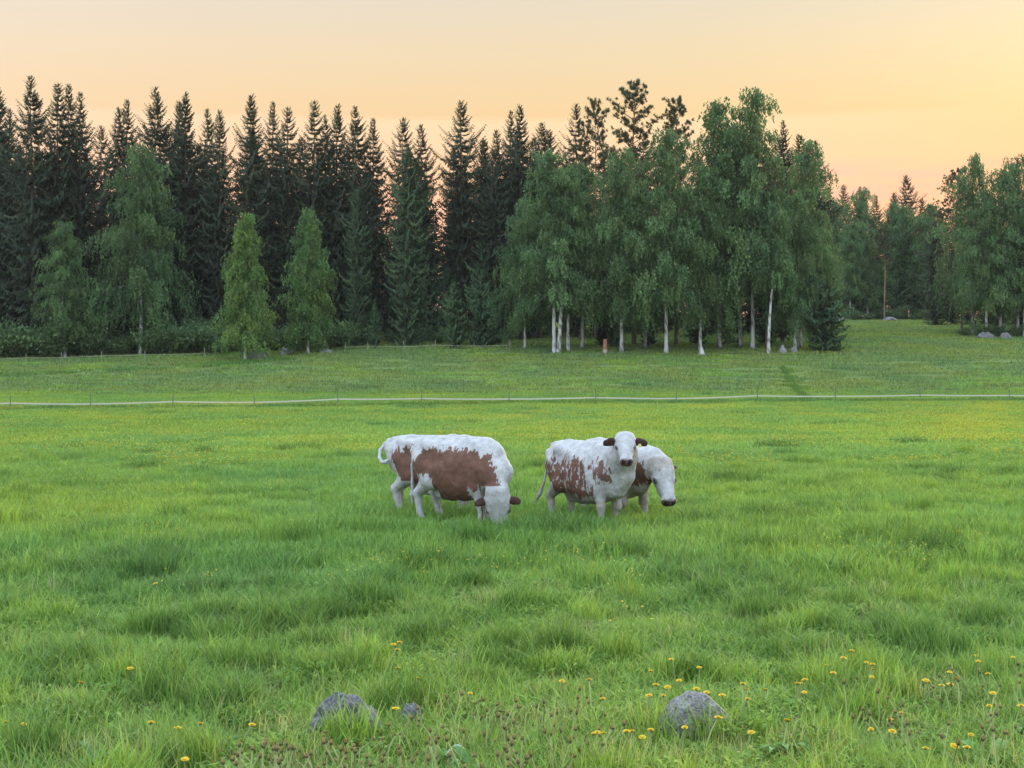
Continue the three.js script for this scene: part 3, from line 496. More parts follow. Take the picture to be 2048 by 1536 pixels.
{
  // front cow of the pair on the left: side on, head down, forehead to the viewer
  const coat = (p, h, e, a) => {
    const hc = headCoat(h, e, a); if (hc) return hc;
    const [x, y, z] = p, j = jag(p, 1);
    if (y < 0.075) return HOOF;
    if (h[0] > -0.10 && h[1] > -0.27 && Math.abs(h[2]) < 0.19 && h[0] < 0.6) return WHITE;       // head
    const top = 1.205 - 0.20 * ss(-0.45, -0.72, x) - 0.10 * ss(0.42, 0.72, x) + j;
    let b = y < top;
    if (x < -0.36) b = b && y > 0.72 + 0.5 * (-0.36 - x) * 0 + 0.30 * ss(-0.40, -0.52, x) * ss(-0.80, -0.60, x) * 0 + j * 1.4 - 0.12 * ss(-0.36, -0.30, x);
    if (x < -0.30 && y < 0.76 + j) b = false;
    if (x < -0.79) b = false;
    if (x > 0.38 + j && y < 0.64 + j * 2 + 0.25 * (x - 0.5) && Math.abs(z) > 0.09) b = false;
    if (x > 0.58) { const nx = lerp(0.62, 0.90, clamp((1.12 - y) / 0.5)); b = x - nx < 0.12 + j && y < 1.15 + j; }
    return b ? BROWN : WHITE;
  };
  const cow = makeCow({ neck: [[0.60, 1.08, 0.02, 0.225], [0.765, 0.86, 0.15, 0.155], [0.90, 0.60, 0.24, 0.14]], poll: [0.915, 0.53, 0.28], face: [0.06, -0.95, 0.0], earFace: [0.5, 0.1, 0.85], up: [0.46, 0.14, 0.88], tail: tailDown, ears: [0.30, 0.0, 1], earScale: 1.02, headScale: 1.4, coat, legs: { right: { front: 0.06, hind: -0.04 }, left: { front: -0.08, hind: 0.10 } } }, 1);
  placeCow(cow, 919, 22.7, 33, 'brown-sided white cow grazing with lowered white forehead, nearest of the left pair');
}
{
  // cow behind it, only the hindquarters and swinging tail in view
  const coat = (p, h, e, a) => {
    const hc = headCoat(h, e, a); if (hc) return hc;
    const [x, y, z] = p, j = jag(p, 7);
    if (y < 0.075) return HOOF;
    if (h[0] > -0.10 && h[1] > -0.27 && Math.abs(h[2]) < 0.19 && h[0] < 0.6) return WHITE;
    let b = y < 1.20 - 0.06 * ss(-0.3, -0.7, x) + j * 1.2 && y > 0.55 + 0.55 * ss(-0.45, -0.80, x) + j && x > -0.74 + j;
    if (y < 0.62 && x < -0.3) b = false; if (x > 0.40 && y < 0.66) b = false;
    return b ? BROWN : WHITE;
  };
  const cow = makeCow({ neck: [[0.70, 1.08, 0, 0.24], [0.92, 0.82, 0, 0.19], [1.06, 0.58, 0, 0.15]], poll: [1.10, 0.52, 0], face: [0.55, -0.83, 0], up: [0.83, 0.55, 0], coat,
    tail: [[-0.80, 1.29, 0, 0.036], [-0.90, 1.24, 0.06, 0.034], [-0.975, 1.12, 0.14, 0.028], [-0.96, 1.00, 0.22, 0.027], [-0.89, 0.93, 0.27, 0.03], [-0.80, 0.94, 0.31, 0.038], [-0.74, 0.99, 0.34, 0.012]], legs: { right: { hind: 0.02 }, left: { hind: -0.06 } } }, 2);
  placeCow(cow, 872, 24.3, 14, 'cow mostly hidden behind the grazing one, showing rump and white swinging tail');
}
{
  // cow of the right pair that looks at the viewer
  const coat = (p, h, e, a) => {
    const hc = headCoat(h, e, a); if (hc) return hc;
    const [x, y, z] = p, j = jag(p, 13);
    if (y < 0.075) return HOOF;
    if (h[0] > -0.10 && h[1] > -0.27 && Math.abs(h[2]) < 0.19 && h[0] < 0.6) return WHITE;
    const streak = n3(p[0] * 11 + 4, p[1] * 5 + p[0] * 4, p[2] * 9) * 0.6 + n3(p[0] * 26, p[1] * 10 + p[0] * 9, p[2] * 20) * 0.4;
    let t = 0;
    if (x > -0.72 && x < 0.36 + j * 3) t = ss(-0.02, 0.04, 1.10 + j * 2.2 - y - 0.10 * ss(0.1, 0.35, x)) * ss(0.46, 0.52, y + j) * (streak > 0.34 - 0.25 * ss(0.9, 0.7, y) * 0 && y > 0.62 ? 0.25 : 1);
    if (x > 0.44 && x < 0.86) { const q = Math.hypot((x - 0.64) / 0.16, (y - 0.93 + j * 2) / 0.15); if (q < 1 + streak * 0.6 && z > 0.08) t = 0.95; }
    if (x < -0.45 && y < 0.72) t = 0;
    let base = WHITE; if (y < 0.62 + j && x < 0.3 || x < -0.5 && y < 0.85 + j || y < 0.5 + j) base = mixC(WHITE, MUD_SHADE, 0.55 + 0.4 * clamp(n3(x * 5, y * 5, z * 5)));  // belly shade and dirt, both painted into the lower coat
    return mixC(base, BROWN, t);
  };
  const cow = makeCow({ neck: [[0.70, 1.08, 0, 0.25], [0.90, 1.22, 0.08, 0.20], [1.0, 1.36, 0.14, 0.155]], poll: [1.03, 1.47, 0.17], face: [0.62, -0.46, 0.55], up: [0.32, 0.88, 0.28], coat, ears: [0.15, -0.12, 1], headScale: 1.12, earScale: 1.05,
    tail: [[-0.84, 1.27, 0, 0.035], [-0.93, 1.18, 0.0, 0.032], [-0.96, 0.9, 0.04, 0.022], [-0.99, 0.66, 0.08, 0.02], [-1.06, 0.46, 0.12, 0.034], [-1.15, 0.30, 0.16, 0.012]], legs: { right: { front: 0.02, hind: -0.05 }, left: { front: -0.06, hind: 0.10 } } }, 3);
  const g = placeCow(cow, 1176, 22.9, 50, 'roan-patched white cow standing head up, looking straight at the viewer');
  const tagS = new THREE.BoxGeometry(0.045, 0.055, 0.006), e = cow.ears[0], p = add(add(e.base, e.dir, 0.11), e.wide, 0);
  const et = addMesh('ear_tag', tagS, new THREE.MeshStandardMaterial({ color: new THREE.Color(0.62, 0.52, 0.22), roughness: 0.6 }), g);
  et.position.set(p[0] + cow.f[0] * 0.03, p[1] - 0.045, p[2] + cow.f[2] * 0.03); et.lookAt(g.localToWorld(new THREE.Vector3(p[0], p[1], p[2])).add(new THREE.Vector3(0, 0, 5)));
  et.userData.label = 'pale yellow ear tag';
}
{
  // cow behind it, head lowered to the right
  const coat = (p, h, e, a) => {
    const hc = headCoat(h, e, a); if (hc) return hc;
    const [x, y, z] = p, j = jag(p, 23);
    if (y < 0.075) return HOOF;
    if (h[0] > 0.02 + 0.5 * Math.max(0, -h[1] - 0.05) - (h[1] > -0.05 ? 0.09 : 0) && h[1] > -0.27 && Math.abs(h[2]) < 0.19 && h[0] < 0.6) return h[0] < 0.10 + j ? mixC(WHITE, [0.28, 0.235, 0.20], 0.5 + 0.5 * clamp(n3(p[0] * 20, p[1] * 20, p[2] * 20))) : WHITE;
    let b = x > -0.7 && y < 1.18 + j * 1.5 - 0.16 * ss(0.5, 1.0, x) && y > 0.60 + j && x < 1.06 + j;
    if (y < 0.68 + j && x > 0.35) return mixC(WHITE, MUD_SHADE, 0.75);  // forelegs greyed: dirt and shade together in the coat colour
    return b ? BROWN : WHITE;
  };
  const cow = makeCow({ neck: [[0.70, 1.10, 0, 0.25], [0.93, 1.06, -0.05, 0.20], [1.12, 0.98, -0.10, 0.155]], poll: [1.15, 0.99, -0.10], face: [0.60, -0.74, 0.20], up: [0.70, 0.66, 0.25], coat, ears: [-0.55, -0.45, 0.6], earScale: 0.9, headScale: 1.38, tail: tailDown, legs: { right: { front: -0.05 }, left: { front: 0.12 } } }, 4);
  placeCow(cow, 1230, 24.0, 57, 'white-necked brown cow lowering its white head behind the one that looks up');
}
// ---------- dandelions ----------
const petalMat = new THREE.MeshPhysicalMaterial({ vertexColors: true, roughness: 0.8, transmission: 0.25, thickness: 0, side: THREE.DoubleSide, specularIntensity: 0.2 }); petalMat.name = 'flower_petals';
const stemMat = new THREE.MeshPhysicalMaterial({ vertexColors: true, roughness: 0.7, specularIntensity: 0.3 }); stemMat.name = 'flower_stems';
const cowsNear = [];
function makeDandelion(seed, open) {
  const r = rng(seed), T = new Soup(), F = new Soup(), h = 0.27, bx = (r() - 0.5) * 0.16, bz = (r() - 0.5) * 0.16, p = (t) => [bx * t * t, h * t, bz * t * t], e = p(1);
  tube(T, [0, 0.3, 0.65, 1].map(p), [0.0048, 0.0044, 0.004, 0.0036], (t) => mixC([0.24, 0.34, 0.10], [0.27, 0.24, 0.13], t * t * 0.6), 6);
  if (open) {
    for (let ring = 0; ring < 3; ring++) for (let k = 0; k < 14; k++) {
      const a = (k + ring * 0.37) / 14 * 6.283, l = [0.021, 0.017, 0.011][ring] * (0.9 + 0.2 * r()), up = [0.003, 0.008, 0.012][ring], w = 0.0042, ca = Math.cos(a), sa = Math.sin(a), c = vary([0.74, 0.56, 0.05], r, 0.15);
      F.quad(F.v(e[0], e[1] + 0.002, e[2], c), F.v(e[0] + ca * l * 0.7 - sa * w, e[1] + up, e[2] + sa * l * 0.7 + ca * w, c), F.v(e[0] + ca * l, e[1] + up * 1.1, e[2] + sa * l, c), F.v(e[0] + ca * l * 0.7 + sa * w, e[1] + up, e[2] + sa * l * 0.7 - ca * w, c));
    }
    tube(F, [[e[0], e[1] - 0.008, e[2]], e], [0.005, 0.008], [0.14, 0.20, 0.06], 7);
  } else {
    const q = [[e[0], e[1] - 0.004, e[2]], [e[0], e[1] + 0.006, e[2]], [e[0], e[1] + 0.016, e[2]], [e[0], e[1] + 0.027, e[2]]];
    tube(F, q, [0.005, 0.009, 0.0075, 0.005], (t) => t > 0.6 ? vary([0.27, 0.20, 0.08], r, 0.35) : vary([0.10, 0.11, 0.045], r, 0.3), 8);
    for (let k = 0; k < 8; k++) { const a = k / 8 * 6.283 + r(), c = vary([0.17, 0.15, 0.07], r, 0.2); F.tri(F.v(e[0] + Math.cos(a) * 0.006, e[1], e[2] + Math.sin(a) * 0.006, c), F.v(e[0] + Math.cos(a + 0.5) * 0.006, e[1], e[2] + Math.sin(a + 0.5) * 0.006, c), F.v(e[0] + Math.cos(a + 0.2) * 0.016, e[1] - 0.006, e[2] + Math.sin(a + 0.2) * 0.016, c)); }
  }
  return { stem: T.build(true), head: F.build() };
}
const DO = [801, 802, 803].map((s) => makeDandelion(s, true)), DC = [811, 812, 813, 814, 815, 816, 817, 818].map((s) => makeDandelion(s, false));
const firstOf = new Map();
function dandelion(proto, name, x, z, k, turn, label, grp) {
  let g = firstOf.get(proto);
  if (g) g = copyOf(g, name); else { g = group(name); addMesh('stem', proto.stem, stemMat, g); addMesh('flower_head', proto.head, petalMat, g); firstOf.set(proto, g); }
  g.position.set(x, ground(x, z) - 0.01, z); g.rotation.set((n2(x * 9, z * 9)) * 0.3, turn, n2(z * 9, x * 9 + 4) * 0.3); const w = (name === 'dandelion' ? 1.3 : 1.25) + 0.35 * n2(x * 31, z * 31); g.scale.set(w, k, w);
  return tag(g, label, 'dandelion', grp);
}
{
  const r = rng(820), spots = [];
  const from = (ox, oy, s, list) => list.forEach(([x, y]) => spots.push([ox + x / s, oy + y / s]));
  from(1200, 1240, 2.415, [[365, 158], [413, 230], [485, 195], [283, 205], [1190, 158], [1213, 112], [1275, 190], [1300, 200], [1330, 220], [1345, 215], [1155, 230], [1090, 172], [970, 225], [965, 262], [985, 297], [935, 240], [265, 345], [245, 335], [210, 303], [308, 308], [480, 322], [612, 342], [735, 320], [805, 320], [685, 305], [1565, 245], [1595, 250], [1640, 225], [1640, 268], [1755, 250], [1740, 268], [1870, 222], [1822, 182], [1845, 105], [1870, 312], [2000, 155], [1845, 385], [2010, 395], [1465, 395], [1460, 447], [1780, 497], [1785, 605], [1640, 608], [1700, 640], [240, 540], [148, 570], [45, 553], [110, 535], [375, 523], [230, 632], [398, 497], [515, 480], [703, 560], [880, 550], [1325, 588], [1415, 608], [545, 360], [650, 395]]);
  from(500, 1240, 2.926, [[835, 110], [872, 93], [778, 150], [843, 225], [845, 495], [2000, 345], [2020, 490], [2010, 680], [2005, 725], [1855, 328], [1280, 405], [1030, 360]]);
  from(0, 980, 2.763, [[736, 917], [955, 1305], [1165, 1272], [1322, 1262], [825, 1280], [65, 1280], [78, 1303], [1010, 1452], [885, 455], [340, 1018]]);
  spots.forEach(([px, py], i) => { const k = 0.72 + 0.3 * r(), d = FOCAL * (EYE - 0.27 * k) / (py - HORIZON), x = (px - 1024) / FOCAL * d; dandelion(DO[i % 3], 'dandelion', x, -d, k, r() * 6.28, px > 1100 ? 'open yellow dandelion among the foreground grass, right half' : 'open yellow dandelion among the foreground grass, left half', px > 1100 ? 'open dandelions, right half' : 'open dandelions, left half'); });
  let n = 0;
  for (let i = 0; i < 900 && n < 230; i++) {
    const zone = r(), px = zone < 0.74 ? 470 + 760 * r() : 1690 + 380 * r(), py = zone < 0.74 ? 1560 - 185 * r() * (0.35 + 0.65 * ss(470, 1000, px)) : 1500 - 180 * r(), k = 0.6 + 0.75 * r(), d = FOCAL * (EYE - 0.28 * k) / (py - HORIZON), x = (px - 1024) / FOCAL * d;
    if (rocks.some(([rx, rz, rr]) => Math.hypot(x - rx, -d - rz) < rr + 0.05) || fbm(x * 1.7, d * 1.7, 2) < -0.12) continue;
    dandelion(DC[n % 8], 'spent_dandelion', x, -d, k, r() * 6.28, zone < 0.74 ? 'closed brown dandelion head on a pale stalk by the foreground stones' : 'closed brown dandelion head on a pale stalk near the right edge', zone < 0.74 ? 'closed dandelions by the stones' : 'closed dandelions at the right edge'); n++;
  }
  // broad-leaved docks along the bottom edge
  const dock = (px, py, seed, size, label, pale) => {
    const q = rng(seed), g = group('dock_plant'), d = FOCAL * EYE / (py - HORIZON), b = onGround(px, d); g.position.copy(b);
    const N = 7 + Math.floor(q() * 4);
    for (let k = 0; k < N; k++) {
      const S = new Soup(), a = k / N * 6.283 + q() * 0.6, l = size * (0.6 + 0.6 * q()), w = l * 0.19, up = 0.35 + 0.6 * q(), c = vary(k === 0 && pale ? [0.42, 0.50, 0.42] : [0.13, 0.25, 0.075], q, 0.18), ca = Math.cos(a), sa = Math.sin(a), rows = [];
      for (let i = 0; i <= 7; i++) { const t = i / 7, s = l * t, y = l * up * Math.sin(t * 2.1) * 0.8, ww = w * Math.sin(Math.min(1, t * 1.02) * 2.9 + 0.15), fold = ww * 0.35; rows.push([S.v(ca * s - sa * ww, y + fold, sa * s + ca * ww, c), S.v(ca * s, y, sa * s, c), S.v(ca * s + sa * ww, y + fold, sa * s - ca * ww, c)]); }
      for (let i = 1; i < 8; i++) { S.quad(rows[i - 1][0], rows[i - 1][1], rows[i][1], rows[i][0]); S.quad(rows[i - 1][1], rows[i - 1][2], rows[i][2], rows[i][1]); }
      addMesh('leaf', S.build(true), petalMat, g);
    }
    tag(g, label, 'plant');
  };
  dock(880, 1530, 1, 0.17, 'broad-leaved plant with one pale upturned leaf at the bottom edge', true); dock(950, 1555, 2, 0.24, 'broad blue-green leaves at the bottom centre'); dock(1985, 1520, 3, 0.26, 'leafy bright green plant in the bottom right corner'); dock(1560, 1545, 4, 0.18, 'broad-leaved plant at the bottom edge, right of the lone boulder'); dock(405, 1415, 5, 0.12, 'small broad-leaved plant with a pale leaf in the left foreground', true); dock(2040, 1470, 7, 0.2, 'broad-leaved plant at the right edge among closed dandelions'); dock(190, 1540, 8, 0.2, 'broad-leaved plant in the bottom left corner');
}
// ---------- stones, stumps, fences ----------
const stoneMat = new THREE.MeshStandardMaterial({ vertexColors: true, roughness: 0.92 }); stoneMat.name = 'lichen_stone';
function makeStone(seed, tone, rough = 0.22, cone = 0) {
  const g = new THREE.IcosahedronGeometry(1, 26), p = g.attributes.position, col = new Float32Array(p.count * 3), v = new THREE.Vector3();
  for (let i = 0; i < p.count; i++) {
    v.fromBufferAttribute(p, i).normalize();
    let k = 1 + rough * n3(v.x * 1.3 + seed, v.y * 1.3, v.z * 1.3) + rough * 0.22 * n3(v.x * 3.3, v.y * 3.3 + seed, v.z * 3.3) + rough * 0.06 * n3(v.x * 11, v.y * 11, v.z * 11 + seed);
    for (let q = 0; q < 6; q++) { const a = q * 2.4 + seed, e = 0.25 + 0.5 * ((q * 0.37 + seed * 0.13) % 1), lim = 0.80 + 0.13 * ((q * 0.61 + seed * 0.29) % 1), c = v.x * Math.cos(a) * Math.cos(e) + v.y * Math.sin(e) + v.z * Math.sin(a) * Math.cos(e); if (c * k > lim) k = lerp(k, lim / c, 0.85); }                                   // broken flat faces
    if (cone) { const t = clamp(v.y); v.x *= 1 - cone * t; v.z *= 1 - cone * t; }
    v.multiplyScalar(k); p.setXYZ(i, v.x, v.y, v.z);
    const a = n3(v.x * 4 + seed, v.y * 4, v.z * 4), b = n3(v.x * 13, v.y * 13 + seed, v.z * 13), m = 1 + 0.22 * a + 0.18 * b;
    let c = [tone[0] * m, tone[1] * m, tone[2] * m];
    if (b > 0.45) c = mixC(c, [tone[0] * 2.1, tone[1] * 2.1, tone[2] * 2.1], 0.5); else if (a < -0.5) c = mixC(c, [tone[0] * 0.45, tone[1] * 0.45, tone[2] * 0.45], 0.6); else if (a > 0.35 && b < -0.2) c = mixC(c, [0.10, 0.13, 0.05], 0.6);
    const crack = Math.abs(n3(v.x * 2.3, v.y * 3.1 + seed * 2, v.z * 2.3)), fine = n3(v.x * 30, v.y * 30, v.z * 30 + seed); if (crack < 0.035) c = mixC(c, [tone[0] * 0.3, tone[1] * 0.3, tone[2] * 0.3], 0.8); if (fine > 0.35) c = mixC(c, [tone[0] * 2.4, tone[1] * 2.4, tone[2] * 2.3], 0.45);
    col.set(c, i * 3);
  }
  g.setAttribute('color', new THREE.BufferAttribute(col, 3)); g.computeVertexNormals();
  return g;
}
function stone(seed, tone, px, py, d, w, h, dp, label, rough, cone) {
  const b = onGround(px, d), m = addMesh('boulder', makeStone(seed, tone, rough, cone), stoneMat);
  m.position.set(b.x, b.y + h * 0.12, b.z); m.scale.set(w / 2, h * 0.68, dp / 2); m.rotation.y = seed * 0.07;
  if (d < 15) rocks.push([b.x, b.z, Math.min(w, dp) * 0.42]);
  return tag(m, label, 'boulder');
}
const GREY = [0.095, 0.097, 0.105], PALE = [0.14, 0.135, 0.13];
stone(1, GREY, 692, 1475, 9.75, 0.50, 0.34, 0.36, 'larger grey boulder in the foreground grass, one of two close together', 0.3);
stone(2, GREY, 822, 1450, 10.1, 0.17, 0.19, 0.18, 'small rounded grey stone right of the larger foreground boulder', 0.25);
stone(3, PALE, 1392, 1475, 9.75, 0.54, 0.31, 0.36, 'rounded brownish grey boulder on its own among the dandelions', 0.2);
stone(4, [0.15, 0.15, 0.165], 516, 712, 139, 1.7, 1.0, 1.3, 'dark boulder at the foot of the left young birch', 0.3);
stone(5, [0.17, 0.17, 0.18], 574, 706, 142.5, 1.6, 0.9, 1.4, 'dark low boulder between the two young birches', 0.3);
stone(6, [0.16, 0.16, 0.17], 652, 702, 143, 1.8, 0.6, 1.4, 'flat dark boulder right of the right young birch', 0.3);
stone(7, [0.24, 0.23, 0.235], 1566, 702, 141, 0.75, 1.0, 0.8, 'upright pale boulder right of the leaning white birch', 0.25);
stone(8, [0.20, 0.19, 0.19], 1588, 700, 142, 0.7, 0.9, 0.8, 'rounder pale boulder behind the upright one', 0.25);
stone(9, [0.40, 0.39, 0.38], 1403, 713, 140, 0.62, 1.35, 0.6, 'cone-shaped white stone at the front of the grove', 0.15, 0.75);
stone(10, [0.12, 0.118, 0.12], 1972, 687, 163.5, 3.2, 0.95, 1.6, 'long pale boulder under the right edge clump', 0.3);
stone(11, [0.135, 0.13, 0.13], 2010, 688, 163, 1.7, 1.0, 1.3, 'rounded pale boulder right of the long one', 0.25);
stone(12, [0.16, 0.155, 0.155], 1676, 640, 221, 4.2, 1.0, 2.2, 'long grey rock at the left foot of the distant wood', 0.3);
stone(13, [0.13, 0.125, 0.125], 1780, 640, 221, 4.6, 0.8, 2.0, 'flat grey rock below the bare trunk in the distant wood', 0.3);
{
  const S = new Soup(), r = rng(901), pts = [], rad = []; for (let i = 0; i <= 10; i++) { pts.push([0.02 * Math.sin(i), i * 0.16, 0]); rad.push(0.24 - 0.007 * i + (i === 0 ? 0.06 : 0) + 0.015 * r()); }
  tube(S, pts, rad, (t) => t < 0.35 ? vary([0.42, 0.34, 0.27], r, 0.2) : vary([0.30, 0.13, 0.085], r, 0.25), 12);
  const b = onGround(1210, 140.5), m = addMesh('tree_stump', S.build(true), M.bark); m.position.set(b.x, b.y - 0.1, b.z); tag(m, 'reddish broken tree stump at the front of the grove', 'stump');
}
const fenceAt = (px) => lerp(83, 94, clamp(px / 1024)) + 6.5 * clamp((px - 1024) / 1024) - 2 * clamp(-px / 500) + 2 * clamp((px - 2048) / 500);
const postMat = new THREE.MeshStandardMaterial({ color: new THREE.Color(0.13, 0.13, 0.10), roughness: 0.9 }), tapeMat = new THREE.MeshStandardMaterial({ color: new THREE.Color(0.50, 0.46, 0.36), roughness: 0.7, side: THREE.DoubleSide });
const postGeo = (h, r0, seed) => { const S = new Soup(), r = rng(seed); tube(S, [[0, 0, 0], [0.01, h * 0.5, 0], [0.02 * (r() - 0.5) * h, h, 0.01]], [r0, r0 * 0.95, r0 * 0.8], [1, 1, 1], 8); return S.build(true); };
function fence(name, label, columns, dist, h, tapeY, tapeW, r0, pm) {
  const g = group(name), first = onGround(columns[0], dist(columns[0])); g.position.copy(first); const geos = [postGeo(h, r0, 3), postGeo(h * 0.93, r0, 4), postGeo(h * 1.06, r0, 5)], tops = [];
  columns.forEach((px, i) => { const b = onGround(px, dist(px)); const m = addMesh('post', geos[i % 3], pm, g); m.position.set(b.x - first.x, b.y - first.y - 0.05, b.z - first.z); m.rotation.z = ((i * 37) % 11 - 5) * 0.008; tops.push([b.x - first.x, b.y - first.y + tapeY + ((i * 53) % 7 - 3) * 0.015, b.z - first.z - r0]); });
  const S = new Soup(), W = [1, 1, 1]; let last = null;
  for (let i = 1; i < tops.length; i++) for (let k = 0; k <= 8; k++) {
    if (i > 1 && k === 0) continue;
    const t = k / 8, sag = 0.025 * 4 * t * (1 - t), x = lerp(tops[i - 1][0], tops[i][0], t), y = lerp(tops[i - 1][1], tops[i][1], t) - sag, z = lerp(tops[i - 1][2], tops[i][2], t);
    const q = [S.v(x, y - tapeW / 2, z + 0.012, W), S.v(x, y + tapeW / 2, z + 0.012, W), S.v(x, y + tapeW / 2, z - 0.012, W), S.v(x, y - tapeW / 2, z - 0.012, W)];
    if (last) for (let e = 0; e < 4; e++) S.quad(last[e], q[e], q[(e + 1) % 4], last[(e + 1) % 4]);
    last = q;
  }
  addMesh('tape', S.build(), tapeMat, g);
  return tag(g, label, 'fence');
}
fence('electric_fence', 'white tape fence on thin dark posts crossing the whole pasture', [-150, 20, 181, 345, 508, 676, 843, 1018, 1192, 1352, 1515, 1670, 1840, 2019, 2190], fenceAt, 1.0, 0.42, 0.085, 0.03, postMat);
fence('electric_fence', 'faint fence of pale posts along the foot of the left forest', [-60, 52, 124, 203, 290, 410], () => 140, 1.15, 0.6, 0.02, 0.04, new THREE.MeshStandardMaterial({ color: new THREE.Color(0.24, 0.24, 0.19), roughness: 0.9 }));
fence('electric_fence', 'faint fence of pale posts below the small young spruces', [690, 735, 808, 870, 948, 1020], () => 143.5, 1.15, 0.6, 0.02, 0.04, new THREE.MeshStandardMaterial({ color: new THREE.Color(0.24, 0.24, 0.19), roughness: 0.9 }));
// ---------- the sward, from the viewer to the forest ----------
const near = [patch(501, { n: 170, R: 0.26, h0: 0.06, h1: 0.26, w: 0.0075, bend: 0.6, pal: FRESH }), patch(502, { n: 160, R: 0.26, h0: 0.08, h1: 0.30, w: 0.0075, bend: 0.75, pal: MID }), patch(503, { n: 190, R: 0.2, h0: 0.14, h1: 0.42, w: 0.0075, bend: 0.8, pal: DEEP }), weeds(504, { n: 240, R: 0.27, h: 0.09, s: 0.045, pal: MID.concat(DEEP) }), patch(505, { n: 50, R: 0.26, h0: 0.14, h1: 0.40, w: 0.005, bend: 0.4, pal: DRY }), patch(506, { n: 120, R: 0.18, h0: 0.14, h1: 0.42, w: 0.009, bend: 0.5, pal: FRESH })];
const midG = [patch(511, { n: 200, R: 0.4, h0: 0.11, h1: 0.32, w: 0.010, bend: 0.55, pal: FRESH }), patch(512, { n: 200, R: 0.4, h0: 0.13, h1: 0.36, w: 0.011, bend: 0.65, pal: MID }), patch(513, { n: 200, R: 0.3, h0: 0.16, h1: 0.44, w: 0.011, bend: 0.7, pal: DEEP }), patch(514, { n: 110, R: 0.25, h0: 0.18, h1: 0.42, w: 0.010, bend: 0.45, pal: FRESH })];
const farG = [patch(521, { n: 190, R: 0.9, h0: 0.12, h1: 0.28, w: 0.028, bend: 0.6, pal: YELLOWISH, seg: 1 }), patch(522, { n: 190, R: 0.9, h0: 0.14, h1: 0.32, w: 0.03, bend: 0.6, pal: FRESH, seg: 1 }), patch(523, { n: 150, R: 0.55, h0: 0.18, h1: 0.48, w: 0.03, bend: 0.7, pal: DEEP, seg: 1 })];
const hillG = [patch(531, { n: 170, R: 1.8, h0: 0.12, h1: 0.32, w: 0.07, bend: 0.5, pal: FRESH, seg: 1 }), patch(532, { n: 170, R: 1.8, h0: 0.12, h1: 0.36, w: 0.07, bend: 0.5, pal: SEED, seg: 1 }), patch(533, { n: 170, R: 1.3, h0: 0.18, h1: 0.5, w: 0.07, bend: 0.6, pal: DEEP, seg: 1 })];
// tall dark tussocks in the sward, plus a darker grass band before the standing cow: [column, row of the foot, half width in columns, half depth in metres]
const TUSSOCKS = [[700, 1215, 75, 0.5], [250, 1140, 110, 0.9], [440, 1255, 130, 0.45], [620, 1240, 60, 0.4], [1470, 1165, 70, 0.6], [1420, 1190, 40, 0.3], [1047, 1215, 14, 0.15], [1120, 1075, 110, 0.8], [1880, 1290, 70, 0.4], [1050, 1300, 90, 0.35], [330, 1385, 60, 0.3], [1400, 1340, 45, 0.2], [30, 1050, 30, 0.6], [1700, 1260, 60, 0.4], [1850, 1100, 50, 0.6], [480, 1060, 20, 0.3], [110, 1310, 60, 0.4], [1560, 1050, 60, 0.7], [900, 1130, 70, 0.4]].map(([px, py, w, rd]) => { const d = FOCAL * EYE / (py - HORIZON); return [(px - 1024) / FOCAL * d, d, w / FOCAL * d, rd]; });
const tussock = (x, d) => TUSSOCKS.some(([X, D, rx, rd]) => ((x - X) / rx) ** 2 + ((d - D) / rd) ** 2 < 1 + 0.7 * n2(x * 4, d * 4));
const tuft = (x, d, k) => n2(x * 1.15 * k + 50, d * 0.9 * k) * 0.5 + n2(x * 2.7 * k, d * 2.2 * k + 20) * 0.3;
scatter('foreground_grass', 'fresh green grass and low weeds nearest the viewer', near, 7.2, 17, 0.24, 601, (x, d, r) => {
  const l = lush(x, d), t = tuft(x, d, 1), q = r(), big = tussock(x, d), kind = big && q > 0.1 ? 2 : q < 0.15 ? 3 : q < 0.20 + 0.20 * ss(12, 9.5, d) * ss(-0.1, 0.3, n2(x * 0.7 + 3, d * 0.9)) ? 4 : t + l * 0.8 > 0.5 ? 2 : t - l * 0.5 > 0.36 ? 5 : l > -0.12 ? 1 : 0;
  return { kind, sx: 0.9 + 0.3 * r(), sy: clamp(0.85 + 0.7 * l + 0.6 * t + 0.4 * (r() - 0.5) + (big ? 0.35 : 0), 0.4, 1.6), tint: tint(x, d, r, clamp(l)) };
});
scatter('pasture_grass', 'green pasture grass around the cows', midG, 16.8, 42, 0.35, 602, (x, d, r) => {
  const l = lush(x, d), t = tuft(x, d, 0.8), big = tussock(x, d), kind = big || t + l * 0.7 > 0.58 ? 2 : t - l * 0.4 > 0.40 ? 3 : l > 0.0 ? 1 : 0;
  return { kind, sx: 0.9 + 0.3 * r(), sy: clamp(0.95 + 0.5 * l + 0.45 * t + 0.3 * (r() - 0.5) + 0.3 * Math.exp(-(((d - 20.5) / 2.5) ** 2)) + (big ? 0.2 : 0), 0.5, 1.7), tint: tint(x, d, r, clamp(l)) };
});
const fenceStrip = (x, d) => Math.abs(d - fenceAt(x / d * FOCAL + 1024)) < 1.6;
scatter('meadow_grass', 'yellowish green grass between the cows and the fence', farG, 41.5, 112, 0.72, 603, (x, d, r) => {
  const l = lush(x * 0.7, d * 0.7), t = tuft(x, d, 0.33), kind = t + l * 0.5 > 0.6 || (fenceStrip(x, d) && r() < 0.85) ? 2 : l > 0.08 ? 1 : 0;
  return { kind, sx: 0.9 + 0.3 * r(), sy: clamp(0.9 + 0.4 * l + 0.3 * (r() - 0.5), 0.6, 1.3), tint: tint(x, d, r, clamp(l)) };
});
const trackA = (x, d) => { const u = (d - 104) / 26, c = lerp(21.8, 25.2, u); return u > -0.1 && u < 1 && Math.abs(x - c) < 0.85; };
